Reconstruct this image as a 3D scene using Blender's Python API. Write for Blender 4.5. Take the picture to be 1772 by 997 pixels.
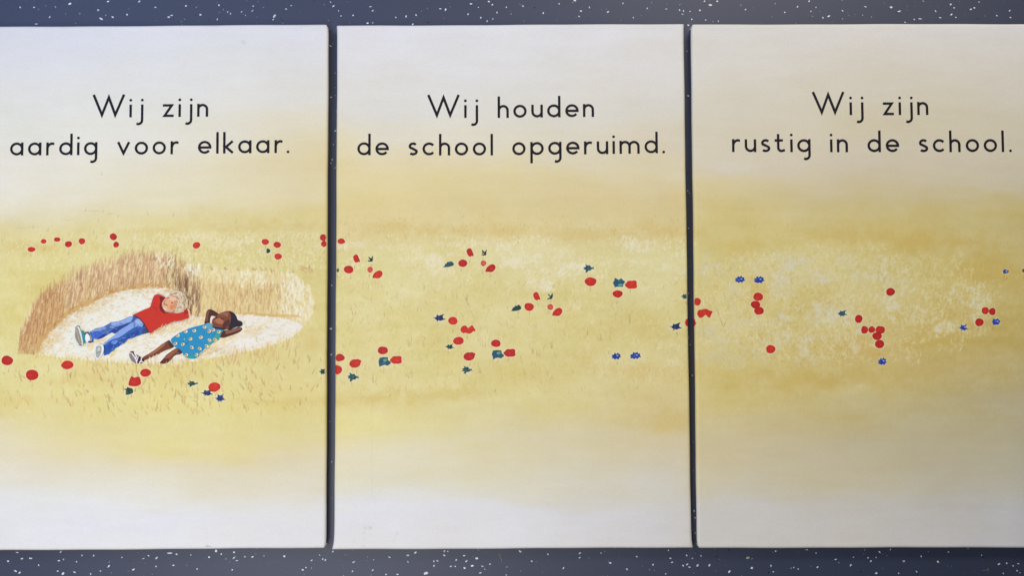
import bpy, math, random
import numpy as np
from mathutils import Matrix, Vector
import mathutils.geometry as mg

# ------------------------------------------------------------------ reset
for o in list(bpy.data.objects):
    bpy.data.objects.remove(o, do_unlink=True)
scene = bpy.context.scene
COL = scene.collection
random.seed(7)
rng = np.random.default_rng(7)

# ------------------------------------------------------------------ camera (phone held above the floor)
PW, PH = 1772.0, 997.0
FPX = 1360.0                      # focal length in photo pixels
TILT = math.radians(2.7)
CAM_Z = 1.352
CAM_Y = -0.0637
cam_d = bpy.data.cameras.new('camera')
cam = bpy.data.objects.new('camera', cam_d)
COL.objects.link(cam)
cam_d.sensor_width = 36.0
cam_d.lens = FPX / PW * 36.0
cam_d.clip_start = 0.01
cam_d.clip_end = 100.0
cam.location = (0.0, CAM_Y, CAM_Z)
cam.rotation_euler = (TILT, 0.0, 0.0)
scene.camera = cam

# ------------------------------------------------------------------ world and lamps
world = bpy.data.worlds.new('World')
scene.world = world
world.use_nodes = True
bg = world.node_tree.nodes['Background']
bg.inputs['Color'].default_value = (1.0, 0.96, 0.90, 1)
bg.inputs['Strength'].default_value = 0.05


def area_lamp(name, loc, radiance, sx, sy):
    L = bpy.data.lights.new(name, 'AREA')
    L.shape = 'RECTANGLE'
    L.size, L.size_y = sx, sy
    m = max(radiance)
    L.color = tuple(c / m for c in radiance)
    L.energy = m * math.pi * sx * sy
    o = bpy.data.objects.new(name, L)
    o.location = loc
    COL.objects.link(o)
    return o


area_lamp('ceiling_lamp', (0.80, 1.73, 1.52), (13.5, 12.4, 10.8), 0.9, 0.9)
area_lamp('ceiling_lamp', (-0.60, -0.90, 1.60), (6.4, 6.0, 5.2), 0.9, 0.9)
area_lamp('window_lamp', (-0.85, -0.01, 1.83), (3.0, 3.4, 4.7), 0.9, 0.9)
area_lamp('window_lamp', (-1.60, 1.30, 1.80), (2.0, 2.6, 4.2), 1.2, 1.2)

scene.view_settings.view_transform = 'Standard'
scene.view_settings.look = 'None'
scene.view_settings.exposure = 0.08
scene.view_settings.gamma = 1.0
scene.view_settings.use_curve_mapping = False
scene.render.engine = 'CYCLES'

# ------------------------------------------------------------------ layout helpers
CT, ST = math.cos(TILT), math.sin(TILT)
THICK = 0.020                     # depth of the stretched canvases


def at(u, v, z=THICK):
    """print-layout position (photo pixel) -> point on the horizontal plane z"""
    dx, dy, dz = (u - PW / 2) / FPX, -(v - PH / 2) / FPX, -1.0
    wx, wy, wz = dx, dy * CT - dz * ST, dy * ST + dz * CT
    t = (z - CAM_Z) / wz
    return np.array([wx * t, CAM_Y + wy * t])


def layout(x, y, z=THICK):
    """world point(s) -> print-layout position"""
    X, Y, Z = x, y - CAM_Y, z - CAM_Z
    cy = Y * CT + Z * ST
    cz = -Y * ST + Z * CT
    return PW / 2 + FPX * X / (-cz), PH / 2 - FPX * cy / (-cz)


def lin(c):
    c = np.asarray(c, dtype=np.float64) / 255.0
    return np.where(c < 0.04045, c / 12.92, ((c + 0.055) / 1.055) ** 2.4)


# the unprinted canvas as it looks under the lamps, left to right, top and bottom row;
# dividing by it turns a colour as seen into the ink's own colour
WX = np.array([25., 515., 635., 1145., 1745.])
WT = lin([(208, 212, 229), (214, 218, 230), (213, 216, 226), (209, 209, 212), (203, 200, 200)])
WB = lin([(214, 216, 226), (217, 220, 228), (217, 219, 227), (199, 199, 201), (155, 154, 158)])
WHITE = 0.80


def ink(col, u, v):
    """seen sRGB colour(s) at layout place(s) -> linear ink albedo"""
    u = np.asarray(u, float); v = np.asarray(v, float)
    t = np.clip((v - 70) / 840.0, 0, 1)[..., None]
    top = np.stack([np.interp(u, WX, WT[:, k]) for k in range(3)], -1)
    bot = np.stack([np.interp(u, WX, WB[:, k]) for k in range(3)], -1)
    # the drop towards the lower right sets in late
    tt = t ** 1.3
    return np.clip(WHITE * lin(col) / (top * (1 - tt) + bot * tt), 0.0, 0.92)


# ------------------------------------------------------------------ materials
def new_mat(name):
    m = bpy.data.materials.new(name)
    m.use_nodes = True
    nt = m.node_tree
    return m, nt, nt.nodes['Principled BSDF']


def canvas_material():
    m, nt, p = new_mat('printed_canvas')
    N, K = nt.nodes, nt.links
    a = N.new('ShaderNodeAttribute'); a.attribute_name = 'ink'
    tc = N.new('ShaderNodeTexCoord')
    n1 = N.new('ShaderNodeTexNoise'); n1.inputs['Scale'].default_value = 420.0; n1.inputs['Detail'].default_value = 3.0
    n2 = N.new('ShaderNodeTexNoise'); n2.inputs['Scale'].default_value = 11.0; n2.inputs['Detail'].default_value = 4.0
    K.new(tc.outputs['Object'], n1.inputs['Vector']); K.new(tc.outputs['Object'], n2.inputs['Vector'])
    r1 = N.new('ShaderNodeMapRange'); r1.inputs['To Min'].default_value = 0.93; r1.inputs['To Max'].default_value = 1.07
    r2 = N.new('ShaderNodeMapRange'); r2.inputs['To Min'].default_value = 0.965; r2.inputs['To Max'].default_value = 1.035
    K.new(n1.outputs['Fac'], r1.inputs['Value']); K.new(n2.outputs['Fac'], r2.inputs['Value'])
    mu = N.new('ShaderNodeMath'); mu.operation = 'MULTIPLY'
    K.new(r1.outputs['Result'], mu.inputs[0]); K.new(r2.outputs['Result'], mu.inputs[1])
    mx = N.new('ShaderNodeMix'); mx.data_type = 'RGBA'; mx.blend_type = 'MULTIPLY'; mx.inputs['Factor'].default_value = 1.0
    K.new(a.outputs['Color'], mx.inputs['A']); K.new(mu.outputs[0], mx.inputs['B'])
    K.new(mx.outputs['Result'], p.inputs['Base Color'])
    p.inputs['Roughness'].default_value = 0.62
    p.inputs['Specular IOR Level'].default_value = 0.25
    # woven threads
    w1 = N.new('ShaderNodeTexWave'); w1.bands_direction = 'X'; w1.inputs['Scale'].default_value = 210.0; w1.inputs['Distortion'].default_value = 1.2
    w2 = N.new('ShaderNodeTexWave'); w2.bands_direction = 'Y'; w2.inputs['Scale'].default_value = 210.0; w2.inputs['Distortion'].default_value = 1.2
    K.new(tc.outputs['Object'], w1.inputs['Vector']); K.new(tc.outputs['Object'], w2.inputs['Vector'])
    ad = N.new('ShaderNodeMath'); ad.operation = 'ADD'
    K.new(w1.outputs['Fac'], ad.inputs[0]); K.new(w2.outputs['Fac'], ad.inputs[1])
    b = N.new('ShaderNodeBump'); b.inputs['Strength'].default_value = 0.2; b.inputs['Distance'].default_value = 0.0004
    K.new(ad.outputs[0], b.inputs['Height']); K.new(b.outputs['Normal'], p.inputs['Normal'])
    return m


def ink_material():
    m, nt, p = new_mat('printing_ink')
    N, K = nt.nodes, nt.links
    a = N.new('ShaderNodeAttribute'); a.attribute_name = 'ink'
    tc = N.new('ShaderNodeTexCoord')
    n1 = N.new('ShaderNodeTexNoise'); n1.inputs['Scale'].default_value = 300.0; n1.inputs['Detail'].default_value = 3.0
    K.new(tc.outputs['Object'], n1.inputs['Vector'])
    r1 = N.new('ShaderNodeMapRange'); r1.inputs['To Min'].default_value = 0.82; r1.inputs['To Max'].default_value = 1.18
    K.new(n1.outputs['Fac'], r1.inputs['Value'])
    mx = N.new('ShaderNodeMix'); mx.data_type = 'RGBA'; mx.blend_type = 'MULTIPLY'; mx.inputs['Factor'].default_value = 1.0
    K.new(a.outputs['Color'], mx.inputs['A']); K.new(r1.outputs['Result'], mx.inputs['B'])
    K.new(mx.outputs['Result'], p.inputs['Base Color'])
    p.inputs['Roughness'].default_value = 0.6
    p.inputs['Specular IOR Level'].default_value = 0.25
    return m


def floor_material():
    m, nt, p = new_mat('vinyl_floor')
    N, K = nt.nodes, nt.links
    tc = N.new('ShaderNodeTexCoord')
    n1 = N.new('ShaderNodeTexNoise'); n1.inputs['Scale'].default_value = 6.0; n1.inputs['Detail'].default_value = 6.0
    n2 = N.new('ShaderNodeTexNoise'); n2.inputs['Scale'].default_value = 260.0; n2.inputs['Detail'].default_value = 3.0
    K.new(tc.outputs['Object'], n1.inputs['Vector']); K.new(tc.outputs['Object'], n2.inputs['Vector'])
    mx0 = N.new('ShaderNodeMix'); mx0.data_type = 'FLOAT'; mx0.inputs['Factor'].default_value = 0.5
    K.new(n1.outputs['Fac'], mx0.inputs['A']); K.new(n2.outputs['Fac'], mx0.inputs['B'])
    cr = N.new('ShaderNodeValToRGB')
    cr.color_ramp.elements[0].position = 0.32; cr.color_ramp.elements[0].color = (*FLOOR_A, 1)
    cr.color_ramp.elements[1].position = 0.68; cr.color_ramp.elements[1].color = (*FLOOR_B, 1)
    K.new(mx0.outputs['Result'], cr.inputs['Fac'])
    K.new(cr.outputs['Color'], p.inputs['Base Color'])
    p.inputs['Roughness'].default_value = 0.58
    p.inputs['Specular IOR Level'].default_value = 0.70
    b = N.new('ShaderNodeBump'); b.inputs['Strength'].default_value = 0.06; b.inputs['Distance'].default_value = 0.001
    K.new(n2.outputs['Fac'], b.inputs['Height']); K.new(b.outputs['Normal'], p.inputs['Normal'])
    return m


def chip_material():
    m, nt, p = new_mat('vinyl_chips')
    a = nt.nodes.new('ShaderNodeAttribute'); a.attribute_name = 'ink'
    nt.links.new(a.outputs['Color'], p.inputs['Base Color'])
    p.inputs['Roughness'].default_value = 0.42
    p.inputs['Specular IOR Level'].default_value = 0.42
    return m


FLOOR_A = (0.026, 0.036, 0.076)
FLOOR_B = (0.033, 0.045, 0.092)
M_CANVAS = canvas_material()
M_INK = ink_material()
M_FLOOR = floor_material()
M_CHIP = chip_material()


# ------------------------------------------------------------------ mesh helpers
def link_mesh(name, verts, faces, mat, cols=None, parent=None, smooth=False):
    """cols: one linear colour per vertex"""
    me = bpy.data.meshes.new(name)
    me.from_pydata([tuple(v) for v in verts], [], faces)
    if cols is not None:
        at_ = me.attributes.new('ink', 'FLOAT_COLOR', 'POINT')
        c4 = np.ones((len(verts), 4), np.float32)
        c4[:, :3] = np.asarray(cols, np.float32)
        at_.data.foreach_set('color', c4.ravel())
    me.materials.append(mat)
    if smooth:
        me.polygons.foreach_set('use_smooth', [True] * len(me.polygons))
    me.update()
    o = bpy.data.objects.new(name, me)
    COL.objects.link(o)
    if parent is not None:
        o.parent = parent
    return o


# ------------------------------------------------------------------ the floor
fl = link_mesh('floor', [(-2.2, -1.7, 0), (2.2, -1.7, 0), (2.2, 1.7, 0), (-2.2, 1.7, 0)], [(0, 1, 2, 3)], M_FLOOR)
fl['kind'] = 'structure'
fl['label'] = 'dark blue grey speckled vinyl floor'

# ------------------------------------------------------------------ the three canvases: where they lie
# front-face corners in the layout: top-left or top-right anchors, rotation follows the top edge
class Panel:
    pass


def make_panel(top_a, top_b, bot_a, bot_b, anchor, width=None):
    """rectangle on z=THICK fitted to its top and bottom edges; anchor = 'L', 'R' or 'LR'"""
    ta, tb, ba, bb = (at(*q) for q in (top_a, top_b, bot_a, bot_b))
    P = Panel()
    ang = 0.5 * (math.atan2(*(tb - ta)[::-1]) + math.atan2(*(bb - ba)[::-1]))
    P.ang = ang
    ex = np.array([math.cos(ang), math.sin(ang)]); ey = np.array([-ex[1], ex[0]])
    if anchor == 'LR':
        c = (ta + tb + ba + bb) / 4
        P.w = 0.5 * (np.dot(tb - ta, ex) + np.dot(bb - ba, ex))
        P.h = 0.5 * (np.dot(ta - ba, ey) + np.dot(tb - bb, ey))
    elif anchor == 'R':
        P.w = width
        P.h = np.dot(tb - bb, ey)
        c = (tb + bb) / 2 - ex * P.w / 2
    else:
        P.w = width
        P.h = np.dot(ta - ba, ey)
        c = (ta + ba) / 2 + ex * P.w / 2
    P.c, P.ex, P.ey = c, ex, ey
    return P


P2 = make_panel((583.0, 42.5), (1184.3, 39.5), (577.0, 952.8), (1196.9, 949.7), 'LR')
P1 = make_panel((0.0, 44.6), (567.6, 40.6), (0.0, 954.2), (563.9, 950.4), 'R', P2.w)
P3 = make_panel((1196.4, 40.2), (1772.0, 39.0), (1206.2, 950.2), (1772.0, 950.0), 'L', P2.w)
PANELS = [P1, P2, P3]
# corner folds (bottom-left, bottom-right, top-left, top-right): + bulges out, - tucked in (metres)
P1.folds = (-0.003, -0.004, -0.003, -0.004)
P2.folds = (0.0042, 0.0026, 0.0010, 0.0010)
P3.folds = (-0.004, -0.003, -0.004, -0.003)


def to_local(P, xy):
    d = np.asarray(xy) - P.c
    return np.stack([d @ P.ex, d @ P.ey], -1)


# ------------------------------------------------------------------ the painted picture (runs across all three)
S = 1.5
U0, V0, U1, V1 = -70, 20, 1860, 980
RW, RH = int((U1 - U0) * S), int((V1 - V0) * S)
gu = U0 + (np.arange(RW) + 0.5) / S
gv = V0 + (np.arange(RH) + 0.5) / S

WASH = {
    -60: [(45, 206, 211, 229), (250, 212, 216, 222), (330, 216, 215, 205), (390, 214, 208, 182), (425, 213, 203, 150), (460, 213, 202, 142), (690, 214, 203, 142), (740, 213, 205, 170), (830, 214, 212, 206), (880, 215, 217, 225), (950, 216, 218, 226)],
    0: [(45, 208, 212, 229), (200, 212, 216, 224), (300, 217, 217, 214), (350, 217, 213, 197), (390, 216, 209, 182), (412, 214, 203, 150), (450, 213, 202, 142), (600, 214, 204, 144), (700, 214, 202, 140), (735, 213, 204, 162), (780, 213, 206, 184), (840, 214, 212, 206), (880, 215, 217, 225), (950, 216, 218, 226)],
    280: [(45, 214, 218, 232), (200, 215, 219, 226), (260, 216, 217, 212), (300, 216, 213, 195), (360, 217, 210, 178), (388, 214, 203, 150), (420, 212, 201, 140), (640, 214, 204, 145), (700, 216, 206, 140), (765, 213, 204, 150), (800, 212, 205, 180), (840, 213, 210, 197), (880, 215, 217, 219), (900, 214, 217, 228), (950, 217, 219, 227)],
    560: [(45, 214, 218, 230), (180, 213, 215, 216), (240, 214, 210, 192), (290, 213, 204, 166), (330, 216, 207, 168), (385, 212, 199, 140), (430, 210, 200, 140), (700, 213, 201, 136), (765, 212, 203, 150), (810, 212, 206, 180), (850, 213, 210, 197), (880, 216, 218, 223), (950, 216, 218, 226)],
    590: [(45, 216, 218, 229), (200, 212, 214, 217), (250, 216, 211, 190), (300, 216, 206, 164), (360, 216, 203, 150), (400, 215, 200, 144), (440, 212, 202, 142), (640, 214, 203, 142), (700, 214, 200, 136), (740, 218, 209, 143), (780, 218, 210, 172), (830, 217, 214, 196), (860, 218, 219, 217), (890, 217, 219, 229), (950, 219, 220, 226)],
    880: [(45, 213, 215, 223), (200, 210, 212, 215), (260, 212, 208, 190), (300, 212, 202, 160), (340, 211, 198, 150), (400, 211, 197, 142), (440, 210, 200, 142), (640, 208, 195, 130), (690, 208, 196, 132), (730, 208, 198, 150), (770, 208, 202, 172), (820, 210, 207, 190), (862, 210, 208, 201), (885, 212, 214, 222), (950, 214, 215, 220)],
    1180: [(45, 208, 208, 211), (200, 204, 203, 201), (260, 204, 199, 186), (300, 208, 200, 170), (340, 205, 189, 140), (400, 206, 190, 130), (440, 206, 194, 132), (600, 204, 190, 126), (700, 202, 184, 128), (730, 200, 184, 135), (770, 200, 190, 163), (830, 198, 193, 176), (880, 198, 197, 197), (950, 199, 198, 198)],
    1200: [(45, 206, 205, 204), (200, 202, 200, 195), (280, 204, 199, 185), (305, 206, 195, 155), (350, 204, 192, 140), (400, 204, 189, 127), (440, 203, 190, 125), (640, 201, 185, 116), (700, 200, 184, 125), (760, 196, 184, 145), (850, 196, 189, 168), (890, 195, 193, 192), (950, 195, 193, 190)],
    1480: [(45, 204, 201, 200), (200, 197, 192, 180), (290, 195, 188, 172), (340, 192, 179, 134), (400, 194, 177, 113), (450, 196, 182, 118), (600, 190, 170, 105), (680, 186, 170, 112), (720, 180, 166, 118), (780, 176, 167, 140), (840, 178, 171, 152), (880, 177, 174, 170), (950, 180, 178, 176)],
    1770: [(45, 202, 199, 199), (200, 195, 190, 182), (330, 190, 183, 165), (375, 185, 170, 114), (420, 182, 164, 103), (500, 180, 161, 95), (580, 172, 152, 88), (640, 165, 148, 95), (700, 160, 148, 112), (780, 156, 150, 132), (850, 156, 153, 148), (900, 155, 154, 158), (950, 156, 155, 159)],
    1860: [(45, 200, 198, 198), (330, 186, 180, 164), (375, 182, 168, 114), (420, 176, 157, 94), (580, 166, 148, 88), (700, 152, 142, 110), (850, 150, 148, 145), (950, 150, 150, 155)],
}


def value_noise(sx, sy, seed):
    """smooth noise on the raster, cell sizes in layout units; range about -1..1"""
    r = np.random.default_rng(seed)
    nx, ny = int((U1 - U0) / sx) + 3, int((V1 - V0) / sy) + 3
    g = r.uniform(-1, 1, (ny, nx))
    fx = (gu - U0) / sx; fy = (gv - V0) / sy
    ix = fx.astype(int); iy = fy.astype(int)
    tx = fx - ix; ty = fy - iy
    tx = tx * tx * (3 - 2 * tx); ty = ty * ty * (3 - 2 * ty)
    a = g[iy][:, ix]; b = g[iy][:, ix + 1]; c = g[iy + 1][:, ix]; d = g[iy + 1][:, ix + 1]
    TX = tx[None]; TY = ty[:, None]
    return (a * (1 - TX) + b * TX) * (1 - TY) + (c * (1 - TX) + d * TX) * TY


def build_wash():
    xs = sorted(WASH)
    cols = np.stack([np.stack([np.interp(gv, [q[0] for q in WASH[x]], [q[k] for q in WASH[x]]) for k in (1, 2, 3)], -1) for x in xs], 0)
    # wavy lookup so that the washes have hand-made borders
    wob = 16 * value_noise(150, 45, 3) + 8 * value_noise(60, 16, 4) + 3.0 * value_noise(24, 7, 5)
    R = np.zeros((RH, RW, 3))
    vy = np.clip(((gv[:, None] + wob) - V0) * S - 0.5, 0, RH - 1.001)
    iy = vy.astype(int); ty = (vy - iy)[..., None]
    xi = np.clip(np.searchsorted(xs, gu) - 1, 0, len(xs) - 2)
    tx = ((gu - np.array(xs)[xi]) / (np.array(xs)[xi + 1] - np.array(xs)[xi]))[None, :, None]
    XI = np.broadcast_to(xi[None], iy.shape)
    iy1 = np.minimum(iy + 1, RH - 1)
    ca = cols[XI, iy] * (1 - ty) + cols[XI, iy1] * ty
    cb = cols[XI + 1, iy] * (1 - ty) + cols[XI + 1, iy1] * ty
    R[:] = ca * (1 - tx) + cb * tx
    return R


R = build_wash()
# cream reaches far up and down the sheet, the field itself is pale straw
_k = [45, 150, 220, 280, 340, 400, 450, 640, 720, 790, 850, 900, 950]
_d = np.stack([np.interp(gv, _k, [0, 3, 4, 4, 3, 3, 4, 4, 3, 3, 1, 0, 0]), np.interp(gv, _k, [0, 1, 1, 1, 2, 4, 5, 5, 4, 2, 1, 0, 0]),
               np.interp(gv, _k, [0, -5, -8, -4, 2, 8, 8, 9, 6, 0, -2, 0, 0])], -1)[:, None, :]
_field = (np.interp(gv, [330, 400, 720, 760], [0, 1, 1, 0])[:, None] * np.interp(gu, [500, 640], [0.9, 0.0])[None])[..., None]
R += _d * (1 - _field)
# colour variation of the wash, strongest in the field
field = np.clip(1 - np.abs(gv - 545) / 210.0, 0, 1)[:, None] ** 0.6
streak = value_noise(95, 13, 11) + 0.7 * value_noise(38, 6, 12) + 0.5 * value_noise(15, 4, 13)
blot = value_noise(34, 24, 14) + 0.8 * value_noise(13, 10, 15) + 0.5 * value_noise(5, 4, 16)
R += (streak * (0.9 + 0.5 * field))[..., None] * np.array([1.0, 1.25, 2.0])
fine = value_noise(2.6, 3.2, 17) + 0.6 * value_noise(7, 9, 18)
big = value_noise(70, 48, 19) + 0.8 * value_noise(120, 60, 20)
R += (big * (1.0 + 2.6 * field))[..., None] * np.array([0.7, 1.2, 2.6])
R += (fine * (0.3 + 2.3 * field))[..., None] * np.array([0.9, 1.05, 1.7])
R += (blot * (0.35 + 2.4 * field))[..., None] * np.array([0.8, 1.15, 2.4])


def seg_mask(x0, y0, x1, y1, w0, w1, soft):
    """window and coverage of one tapered brush mark"""
    m = max(w0, w1) + soft + 1
    a0 = max(int((min(x0, x1) - m - U0) * S), 0); a1 = min(int((max(x0, x1) + m - U0) * S) + 2, RW)
    b0 = max(int((min(y0, y1) - m - V0) * S), 0); b1 = min(int((max(y0, y1) + m - V0) * S) + 2, RH)
    if a1 <= a0 or b1 <= b0:
        return None
    X = gu[a0:a1][None]; Y = gv[b0:b1][:, None]
    dx, dy = x1 - x0, y1 - y0
    L2 = dx * dx + dy * dy + 1e-9
    t = np.clip(((X - x0) * dx + (Y - y0) * dy) / L2, 0, 1)
    d = np.hypot(X - x0 - t * dx, Y - y0 - t * dy)
    w = w0 + (w1 - w0) * t
    return (slice(b0, b1), slice(a0, a1)), np.clip((w - d) / soft + 0.5, 0, 1)


def mark(x0, y0, x1, y1, w0, w1, col, alpha, soft=0.8):
    """w = half widths at both ends"""
    r = seg_mask(x0, y0, x1, y1, w0, w1, soft)
    if r is None:
        return
    sl, m = r
    m = (m * alpha)[..., None]
    R[sl] = R[sl] * (1 - m) + np.array(col, float) * m


def curve_mark(x, y, length, ang, bend, w, col, alpha, n=3, soft=0.8):
    """a hair-like stroke growing upwards from (x, y)"""
    px_, py_ = x, y
    for k in range(n):
        a = ang + bend * (k / n)
        qx = px_ + math.sin(a) * length / n
        qy = py_ - math.cos(a) * length / n
        f0, f1 = 1 - k / n * 0.75, 1 - (k + 1) / n * 0.75
        mark(px_, py_, qx, qy, w * f0, w * f1, col, alpha, soft)
        px_, py_ = qx, qy


def soft_blob(cx, cy, rx, ry, col, alpha, rough=0.35):
    a0 = max(int((cx - rx * 1.6 - U0) * S), 0); a1 = min(int((cx + rx * 1.6 - U0) * S), RW)
    b0 = max(int((cy - ry * 1.6 - V0) * S), 0); b1 = min(int((cy + ry * 1.6 - V0) * S), RH)
    if a1 <= a0 or b1 <= b0:
        return
    X = (gu[a0:a1][None] - cx) / rx; Y = (gv[b0:b1][:, None] - cy) / ry
    d = np.hypot(X, Y) + rough * blot[b0:b1, a0:a1]
    m = np.clip(1.25 - d, 0, 1) ** 1.5 * alpha
    if rough > 0.5:
        m = m * np.clip(0.55 + 0.45 * fine[b0:b1, a0:a1], 0, 1)
    m = m[..., None]
    R[b0:b1, a0:a1] = R[b0:b1, a0:a1] * (1 - m) + np.array(col, float) * m


def in_poly(poly):
    P_ = np.array(poly, float)
    X = gu[None]; Y = gv[:, None]
    ins = np.zeros((RH, RW), bool)
    j = len(P_) - 1
    for i in range(len(P_)):
        xi, yi = P_[i]; xj, yj = P_[j]
        c = ((yi > Y) != (yj > Y)) & (X < (xj - xi) * (Y - yi) / (yj - yi + 1e-12) + xi)
        ins ^= c
        j = i
    return ins


def dab_field(n, x0, x1, y0, y1, cols, wr, lr, ar, tilt=(0.0, 0.4), fn=None, soft=1.1):
    for _ in range(n):
        x, y = random.uniform(x0, x1), random.uniform(y0, y1)
        if fn and not fn(x, y):
            continue
        a = random.gauss(*tilt)
        L = random.uniform(*lr)
        mark(x, y, x + math.sin(a) * L, y - math.cos(a) * L, random.uniform(*wr), random.uniform(*wr) * 0.7, random.choice(cols), random.uniform(*ar), soft)


U_ = random.uniform
# --- ochre haze along the far edge of the field
for x, y, rx, ry, c, a in [(60, 428, 70, 14, (206, 184, 112), .45), (120, 425, 60, 12, (205, 182, 108), .4), (255, 402, 90, 12, (208, 190, 128), .4),
                           (430, 395, 120, 14, (207, 188, 128), .45), (525, 392, 60, 10, (206, 180, 118), .4), (700, 395, 110, 14, (208, 184, 118), .33),
                           (860, 400, 90, 14, (207, 180, 112), .33), (1000, 405, 110, 14, (204, 178, 110), .33), (1140, 402, 70, 20, (202, 174, 100), .33),
                           (640, 690, 90, 14, (205, 182, 108), .5), (760, 682, 90, 16, (204, 184, 112), .45), (1150, 730, 60, 24, (200, 178, 110), .45),
                           (1100, 640, 90, 20, (202, 176, 104), .4), (1540, 410, 160, 22, (194, 172, 102), .4), (1360, 660, 90, 22, (192, 166, 92), .35),
                           (1480, 650, 110, 26, (186, 160, 88), .35), (1500, 600, 50, 24, (196, 164, 104), .5), (1280, 430, 60, 20, (196, 170, 96), .35),
                           (1700, 470, 80, 36, (184, 156, 80), .45), (1310, 500, 30, 30, (198, 168, 92), .4), (1620, 560, 80, 40, (188, 160, 84), .35),
                           (1600, 420, 120, 20, (186, 158, 82), .4), (200, 640, 110, 14, (212, 192, 130), .4), (160, 660, 120, 14, (210, 188, 124), .35),
                           (545, 600, 40, 30, (208, 188, 126), .35), (500, 695, 100, 8, (204, 184, 118), .4), (60, 690, 80, 9, (208, 188, 124), .4)]:
    soft_blob(x, y, rx, ry, c, a)
# --- pale scumbles in the crop
for x, y, rx, ry, a in [(740, 448, 60, 14, .5), (760, 470, 34, 22, .6), (700, 428, 60, 8, .45), (620, 425, 40, 9, .4), (840, 425, 60, 10, .5),
                        (900, 440, 40, 22, .5), (950, 455, 60, 24, .55), (990, 470, 40, 22, .55), (925, 490, 24, 12, .5), (1000, 500, 20, 12, .4),
                        (1110, 425, 40, 14, .5), (1160, 460, 40, 14, .4), (1100, 455, 60, 8, .35), (1000, 530, 22, 14, .3), (1170, 600, 30, 14, .35),
                        (1160, 628, 24, 10, .35), (560, 425, 40, 8, .35), (400, 420, 50, 10, .45), (345, 410, 60, 8, .4), (425, 414, 24, 8, .4), (1230, 460, 40, 26, .45),
                        (1300, 460, 60, 20, .35), (1400, 450, 60, 14, .45), (1480, 455, 60, 20, .45), (1350, 500, 18, 30, .55), (1390, 480, 60, 10, .5),
                        (1480, 480, 50, 10, .5), (1420, 555, 50, 22, .5), (1470, 545, 40, 22, .5), (1560, 490, 24, 30, .35), (1300, 560, 60, 18, .4),
                        (1350, 590, 50, 20, .45), (1270, 500, 26, 20, .4), (1420, 585, 60, 14, .4), (1590, 545, 50, 26, .4), (1540, 540, 20, 30, .4),
                        (1660, 510, 24, 30, .4), (1700, 512, 24, 18, .45), (1640, 560, 40, 14, .4), (1690, 545, 16, 20, .4), (1230, 590, 40, 20, .35),
                        (1330, 605, 24, 18, .5), (1480, 600, 10, 24, .45), (1380, 620, 60, 14, .3), (1250, 620, 40, 14, .3)]:
    q = 1.0 if x < 1200 else 0.9
    soft_blob(x, y, rx, ry, tuple(q * k for k in (226, 219, 190)), min(.95, a * (1.9 if x < 1200 else 2.0)), 0.8)

cream = [(226, 220, 184), (222, 212, 170), (230, 226, 204), (218, 206, 156)]
ochre = [(205, 184, 118), (200, 176, 108), (196, 170, 104)]
yel = [(222, 210, 140), (218, 204, 130), (224, 214, 156)]


def upper_crop(x, y):      # crop above the hollow
    return y > 402 + 0.00012 * (x - 300) ** 2 * (1 if x < 300 else 0.15) and y < 470


dab_field(900, -40, 590, 396, 480, cream + yel, (.5, 1.1), (2, 8), (.25, .6), (0, .35), upper_crop)
dab_field(260, -40, 590, 396, 450, ochre, (.4, .9), (3, 10), (.2, .5), (0, .25), upper_crop)
dab_field(700, 230, 560, 402, 470, [(226, 218, 178), (224, 220, 196)], (.5, 1.1), (1.5, 5), (.3, .7), (0, .8))
dab_field(260, -40, 60, 420, 620, cream + yel, (.5, 1.0), (3, 9), (.2, .5), (.2, .6))
dab_field(1000, 575, 1200, 408, 505, cream, (.5, 1.2), (1.5, 6), (.25, .6), (0, 1.0), lambda x, y: blot[int((y - V0) * S), int((x - U0) * S)] > -0.1)
dab_field(250, 575, 1200, 385, 420, ochre, (.4, .8), (2, 6), (.2, .5), (0, .3))
dab_field(900, 575, 1200, 420, 670, yel + cream, (.4, 1.0), (2, 9), (.12, .35), (0, .5))
c3 = [(214, 206, 168), (212, 200, 150), (208, 198, 150), (216, 210, 182)]
o3 = [(196, 166, 84), (190, 160, 80), (200, 176, 90), (188, 156, 76)]


def shape3(x, y):
    return ((x - 1450) / 275.0) ** 2 + ((y - 525) / 105.0) ** 2 < 1.0 + 0.25 * blot[int((y - V0) * S), int((x - U0) * S)]


dab_field(1900, 1205, 1740, 420, 640, c3, (.7, 2.0), (1, 8), (.12, .36), (0.1, 1.2), shape3, 1.6)
dab_field(350, 1205, 1740, 420, 640, c3, (.4, .9), (2, 7), (.15, .4), (0.1, .5), shape3)
dab_field(1000, 1205, 1740, 415, 645, o3, (.8, 2.2), (1, 9), (.12, .34), (0.1, .9), shape3, 2.0)
dab_field(800, 1215, 1720, 440, 620, [(206, 190, 130), (214, 206, 172)], (.4, .8), (5, 14), (.25, .5), (.15, .25), shape3)

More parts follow.
